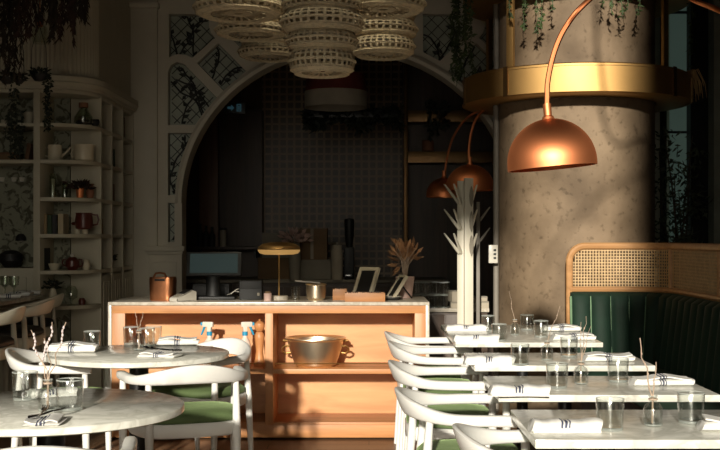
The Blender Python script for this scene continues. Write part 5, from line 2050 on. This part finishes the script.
# exit sign
p = at(235, 108, 10.6)
t = thing('exit_sign', 'small dark exit sign with blue arrow and door marks hanging inside the arch', 'sign', p)
bm = new(); box(bm, (-0.10, -0.015, -0.052), (0.10, 0.015, 0.052), 0.004); obj('panel', bm, M_plastic, t)
bm = new()
prism(bm, [(-0.07, -0.012), (-0.035, -0.012), (-0.035, -0.03), (-0.005, 0), (-0.035, 0.03), (-0.035, 0.012), (-0.07, 0.012)], [], lambda u, v, w: Vector((u, -0.0155 - w, v)), 0.003)
obj('arrow', bm, M_signblue, t, smooth=0)
bm = new()
prism(bm, [(0.018, -0.035), (0.062, -0.035), (0.062, 0.037), (0.018, 0.037)], [[(0.027, -0.027), (0.053, -0.027), (0.053, 0.029), (0.027, 0.029)]], lambda u, v, w: Vector((u, -0.0155 - w, v)), 0.003)
box(bm, (0.034, -0.0185, -0.02), (0.046, -0.0155, 0.02))
obj('door_mark', bm, M_signblue, t, smooth=0)
bm = new(); tube(bm, [(-0.05, 0, 0.05), (-0.05, 0, 6.0 - p.z)], 0.004, 5); tube(bm, [(0.05, 0, 0.05), (0.05, 0, 6.0 - p.z)], 0.004, 5); obj('hanger', bm, M_black, t)

p = at(336, 108, 10.4)
S = 10.4 / F
t = thing('drum_pendant', 'drum pendant lamp with dark red top and pale lower band inside the arch', 'pendant lamp', (p.x, 10.4, p.z))
bm = new(); lathe(bm, [(31.5 * S, 0), (31.5 * S, 16 * S), (31 * S, 16 * S), (31 * S, 0), (31.5 * S, 0)], 48); obj('lower_band', bm, M_shade, t)
bm = new(); lathe(bm, [(31 * S, 16 * S), (29 * S, 33 * S), (28.5 * S, 33 * S), (30.5 * S, 16 * S)], 48); obj('upper_shade', bm, M_red, t)
bm = new(); tube(bm, [(0, 0, 10 * S), (0, 0, 6.0 - p.z)], 0.006, 6)
for k in range(3):
    a = 2 * PI * k / 3
    tube(bm, [(0, 0, 25 * S), (29 * S * math.cos(a), 29 * S * math.sin(a), 25 * S)], 0.004, 5)
obj('suspension', bm, M_black, t)
p = at(352, 113, 10.95)
t = thing('hanging_trough_plant', 'black trailing plant in a long trough below the drum pendant', 'plant', (p.x, 10.95, p.z))
bm = new(); box(bm, (-0.45, -0.06, -0.05), (0.45, 0.06, 0.03), 0.005)
obj('trough', bm, M_black, t)
bm = new()
for s in (-0.4, 0.4):
    tube(bm, [(s, 0, 0.03), (s, 0, 6.0 - p.z)], 0.004, 5)
obj('wire', bm, M_black, t)
b = new()
for k in range(900):
    x = rnd.uniform(-0.46, 0.48)
    L_ = 0.10 + 0.12 * math.sin(x * 7 + 1) ** 2
    leaf(b, (x, rnd.uniform(-.09, .09), 0.05 - rnd.random() * L_), (rnd.uniform(-1, 1), rnd.uniform(-1, 1), rnd.uniform(-1, .5)), 0.09, 0.035)
obj('foliage', b, M_darkleaf, t, smooth=0)

# back counter and what stands on it
t = thing('back_counter', 'dark back counter with cupboards along the room beyond the arch', 'counter', (-0.25, 11.2, 0))
bm = new(); box(bm, (-1.65, -0.35, 0), (1.0, 0.35, 0.90), 0.004); obj('carcass', bm, M_darkwood, t)
bm = new(); box(bm, (-1.68, -0.38, 0.90), (1.03, 0.36, 0.93), 0.004); obj('worktop', bm, M_box, t)
for k in range(5):
    x = -1.62 + k * 0.525
    bm = new(); box(bm, (x, -0.362, 0.08), (x + 0.5, -0.345, 0.86), 0.004); dd = obj('door', bm, M_darkwood, t)
    bm = new(); tube(bm, [(x + 0.44, -0.385, 0.6), (x + 0.44, -0.385, 0.75)], 0.006, 6); obj('handle', bm, M_brassdark, dd)


def crate(label, px0, px1, py0, py1, d, z0, depth, m, extra=None):
    a, b_ = at(px0, py1, d), at(px1, py0, d)
    h = b_.z - z0
    t = thing('cardboard_box', label, 'box', ((a.x + b_.x) / 2, d + depth / 2, z0))
    w = (b_.x - a.x) / 2
    bm = new(); box(bm, (-w, -depth / 2, 0), (w, depth / 2, h), 0.004); obj('carton', bm, m, t)
    bm = new(); box(bm, (-w * 0.1, -depth / 2 - 0.002, h * 0.02), (w * 0.1, -depth / 2 + 0.002, h * 0.98)); box(bm, (-w - .001, -depth / 2, h - 0.003), (w + .001, depth / 2, h + 0.002)); obj('flap', bm, extra or m, t)
    return h


h = crate('large grey box on the back counter behind the brass pot', 298, 331, 260, 290, 11.0, 0.93, 0.3, M_box)
crate('pale box with flowers stacked on the large grey box', 297, 327, 228, 259, 11.02, 0.93 + h + 0.002, 0.26, M_kraft, M_shade)
h2 = crate('brown carton on the back counter behind the lamp stem', 258, 294, 258, 290, 11.0, 0.93, 0.3, M_kraft)
crate('dim patterned box on top of the brown carton', 262, 290, 233, 257, 11.02, 0.93 + h2 + 0.002, 0.24, M_box)
p = at(312, 243, 10.95)
b = bush((0, 0, 0), 80, 0.12, 0.12, (0.07, 0.04))
t = thing('flower_bunch', 'pale flowers lying before the stacked boxes beyond the arch', 'flowers', (p.x - 0.16, 10.78, 0.93))
bm = new(); lathe(bm, [(0, 0), (0.05, 0), (0.06, 0.2), (0.05, 0.36), (0.046, 0.36), (0.05, 0.2), (0, 0.02)], 20); obj('vase', bm, M_box, t)
bmesh.ops.translate(b, vec=(0.0, 0, 0.38), verts=b.verts); obj('blooms', b, M_pink, t, smooth=0)
p = at(349, 245, 10.9)
t = thing('coffee_grinder', 'black coffee grinder with a glossy hopper on the back counter', 'grinder', (p.x, 11.0, 0.93))
bm = new(); box(bm, (-0.05, -0.09, 0), (0.05, 0.09, 0.32), 0.015); obj('body', bm, M_plastic, t)
bm = new(); lathe(bm, [(0.03, 0.32), (0.045, 0.42), (0.05, 0.58), (0.045, 0.6), (0, 0.61)], 24); obj('hopper', bm, M_black, t)
bm = new(); box(bm, (-0.04, -0.14, 0.02), (0.04, -0.085, 0.05), 0.004); obj('tray', bm, M_steel, t)
p = at(340, 262, 10.9)
t = thing('cream_canister', 'cream canister standing between the boxes and the grinder', 'canister', (at(337, 0, 10.8).x, 10.82, 0.93))
bm = new(); lathe(bm, [(0, 0), (0.055, 0), (0.058, 0.28), (0.05, 0.30), (0, 0.3)], 24); obj('body', bm, M_shade, t)
bm = new(); lathe(bm, [(0, 0.3), (0.05, 0.3), (0.048, 0.34), (0.012, 0.345), (0.012, 0.37), (0, 0.37)], 24); obj('lid', bm, M_shade, t)
# wall shelf at the left of the dark room
p = at(228, 247, 11.6)
t = thing('wall_shelf', 'dark wall shelf with bottles above the till monitor', 'shelf', (p.x, 11.95, p.z))
bm = new(); box(bm, (-0.45, -0.15, -0.03), (0.35, 0.33, 0), 0.003); obj('board', bm, M_darkwood, t)
bm = new()
for x in (-0.35, 0.25):
    box(bm, (x, -0.12, -0.12), (x + 0.02, 0.33, -0.03))
obj('bracket', bm, M_black, t, smooth=0)
for k, (px, m, hpx, lab) in enumerate(((200, M_plastic, 22, 'leftmost dark bottle on the shelf above the till monitor'), (206, M_plastic, 20, 'second dark bottle on the shelf above the till monitor'), (212, M_plastic, 19, 'dark bottle left of the pale canister'), (223, M_shade, 19, 'pale canister among the dark bottles above the till monitor'))):
    x = (px - CX) * 11.9 / F
    t = thing('bottle', lab, 'bottle', (x, 11.9, p.z), 0, 'bottles on the dark wall shelf')
    s = hpx * 11.9 / F
    bm = new()
    lathe(bm, [(0, 0), (0.034, 0), (0.036, 0.01), (0.036, s * 0.6), (0.015, s * 0.78), (0.014, s), (0, s)] if m is M_plastic else [(0, 0), (0.036, 0), (0.036, s * 0.85), (0.033, s * 0.88), (0, s * 0.88)], 20)
    obj('body', bm, m, t)
    bm = new(); lathe(bm, [(0, s * 0.985), (0.017, s * 0.985), (0.017, s * 1.05), (0, s * 1.05)] if m is M_plastic else [(0, s * 0.88), (0.037, s * 0.88), (0.037, s), (0, s)], 16); obj('cap', bm, M_plastic, t)

# shelves at the right of the dark room
t = thing('wall_shelving', 'dim brass-edged shelving between the arch and the column', 'shelves', (at(460, 0, 11.6).x, 11.75, 0))
for py in (116, 157):
    z = EYE + (CY - py) * 11.6 / F
    bm = new(); box(bm, (-0.55, -0.15, z - 0.06), (0.65, 0.2, z + 0.06), 0.004); obj('shelf', bm, M_brassdark, t)
bm = new(); box(bm, (-0.6, 0.16, 0), (0.7, 0.22, 3.4)); obj('back_panel', bm, M_darkwood, t, smooth=0)
for x in (-0.57, 0.66):
    bm = new(); box(bm, (x - 0.02, -0.15, 0), (x + 0.02, 0.2, 3.2), 0.003); obj('upright', bm, M_brassdark, t)
x0 = at(427, 0, 11.6).x
z = EYE + (CY - 110) * 11.6 / F
vines('shelf_plant', 'black trailing plant on the upper dim shelf left of the copper lamps', 'plant', [(x0 + k * 0.05, 11.55, z + 0.1) for k in range(5)], [0.3, 0.42, 0.36, 0.25, 0.3], M_darkleaf, (0.07, 0.04), 70)
pot('rust_jar', 'rust coloured jar at the left end of the lower dim shelf', 'jar', 428, 11.6, EYE + (CY - 151) * 11.6 / F, [(0, 0), (0.06, 0), (0.062, 0.1), (0.055, 0.11), (0, 0.11)], M_terra)

# low sideboard with glassware between the counter and the column
ZS = 0.78
t = thing('sideboard', 'low sideboard with pale top between the counter and the column', 'sideboard', (0.60, 8.98, 0))
bm = new(); box(bm, (-0.34, -0.2, ZS - 0.03), (0.36, 0.22, ZS), 0.003); obj('top', bm, M_stone, t)
bm = new(); box(bm, (-0.33, -0.16, 0.0), (0.35, 0.2, ZS - 0.03), 0.003); obj('carcass', bm, M_darkwood, t)
for s in (0, 1):
    bm = new(); box(bm, (-0.32 + s * 0.33, -0.175, 0.07), (0.0 + s * 0.33, -0.158, ZS - 0.05), 0.003); obj('door', bm, M_darkwood, t)
bm = new(); lathe(bm, [(0, 0), (0.032, 0), (0.036, 0.10), (0.033, 0.10), (0.029, 0.006), (0, 0.006)], 20)
lathe(bm, [(0.033, 0.098), (0.037, 0.1), (0.035, 0.103), (0.033, 0.1)], 20, mi=1)
lathe(bm, [(0.022, 0.001), (0.031, 0.001), (0.0315, 0.007), (0.022, 0.006)], 20, mi=1)
S0 = obj('stacked_tumbler', bm, [M_glass, M_rim])
pos = []
for i in range(5):
    for j in range(3):
        for k in range(2):
            if k == 1 and (i + j) % 3 == 0:
                continue
            pos.append((0.30 + i * 0.075 + (j % 2) * 0.02, 8.85 + j * 0.085, ZS + k * 0.102))
for q, pz in enumerate(pos):
    o = S0 if q == 0 else S0.copy()
    if q:
        C.objects.link(o)
    o.location = pz
    tag(o, 'greyish tumbler in the stacked rows on the low sideboard', 'glass', 'stacked tumblers on the sideboard')
for k, (x, y, z, w, h, lab) in enumerate(((0.72, 8.86, ZS, 0.065, 0.05, 'pale packet at the bottom of the pile left of the coat stand foot'), (0.885, 8.84, ZS, 0.07, 0.055, 'pale carton on the sideboard right of the coat stand'),
                                          (0.885, 8.84, ZS + 0.056, 0.055, 0.04, 'small pale carton on top of the one right of the coat stand'), (0.72, 8.86, ZS + 0.051, 0.07, 0.09, 'grey patterned carton on the sideboard left of the coat stand'))):
    t = thing('small_carton', lab, 'box', (x, y, z), 0.08 * k, 'cartons on the sideboard')
    bm = new(); box(bm, (-w, -0.05, 0), (w, 0.05, h - 0.008), 0.002); obj('carton', bm, M_shade, t)
    bm = new(); box(bm, (-w - 0.001, -0.051, h - 0.012), (w + 0.001, 0.051, h), 0.002); obj('lid', bm, M_box, t)
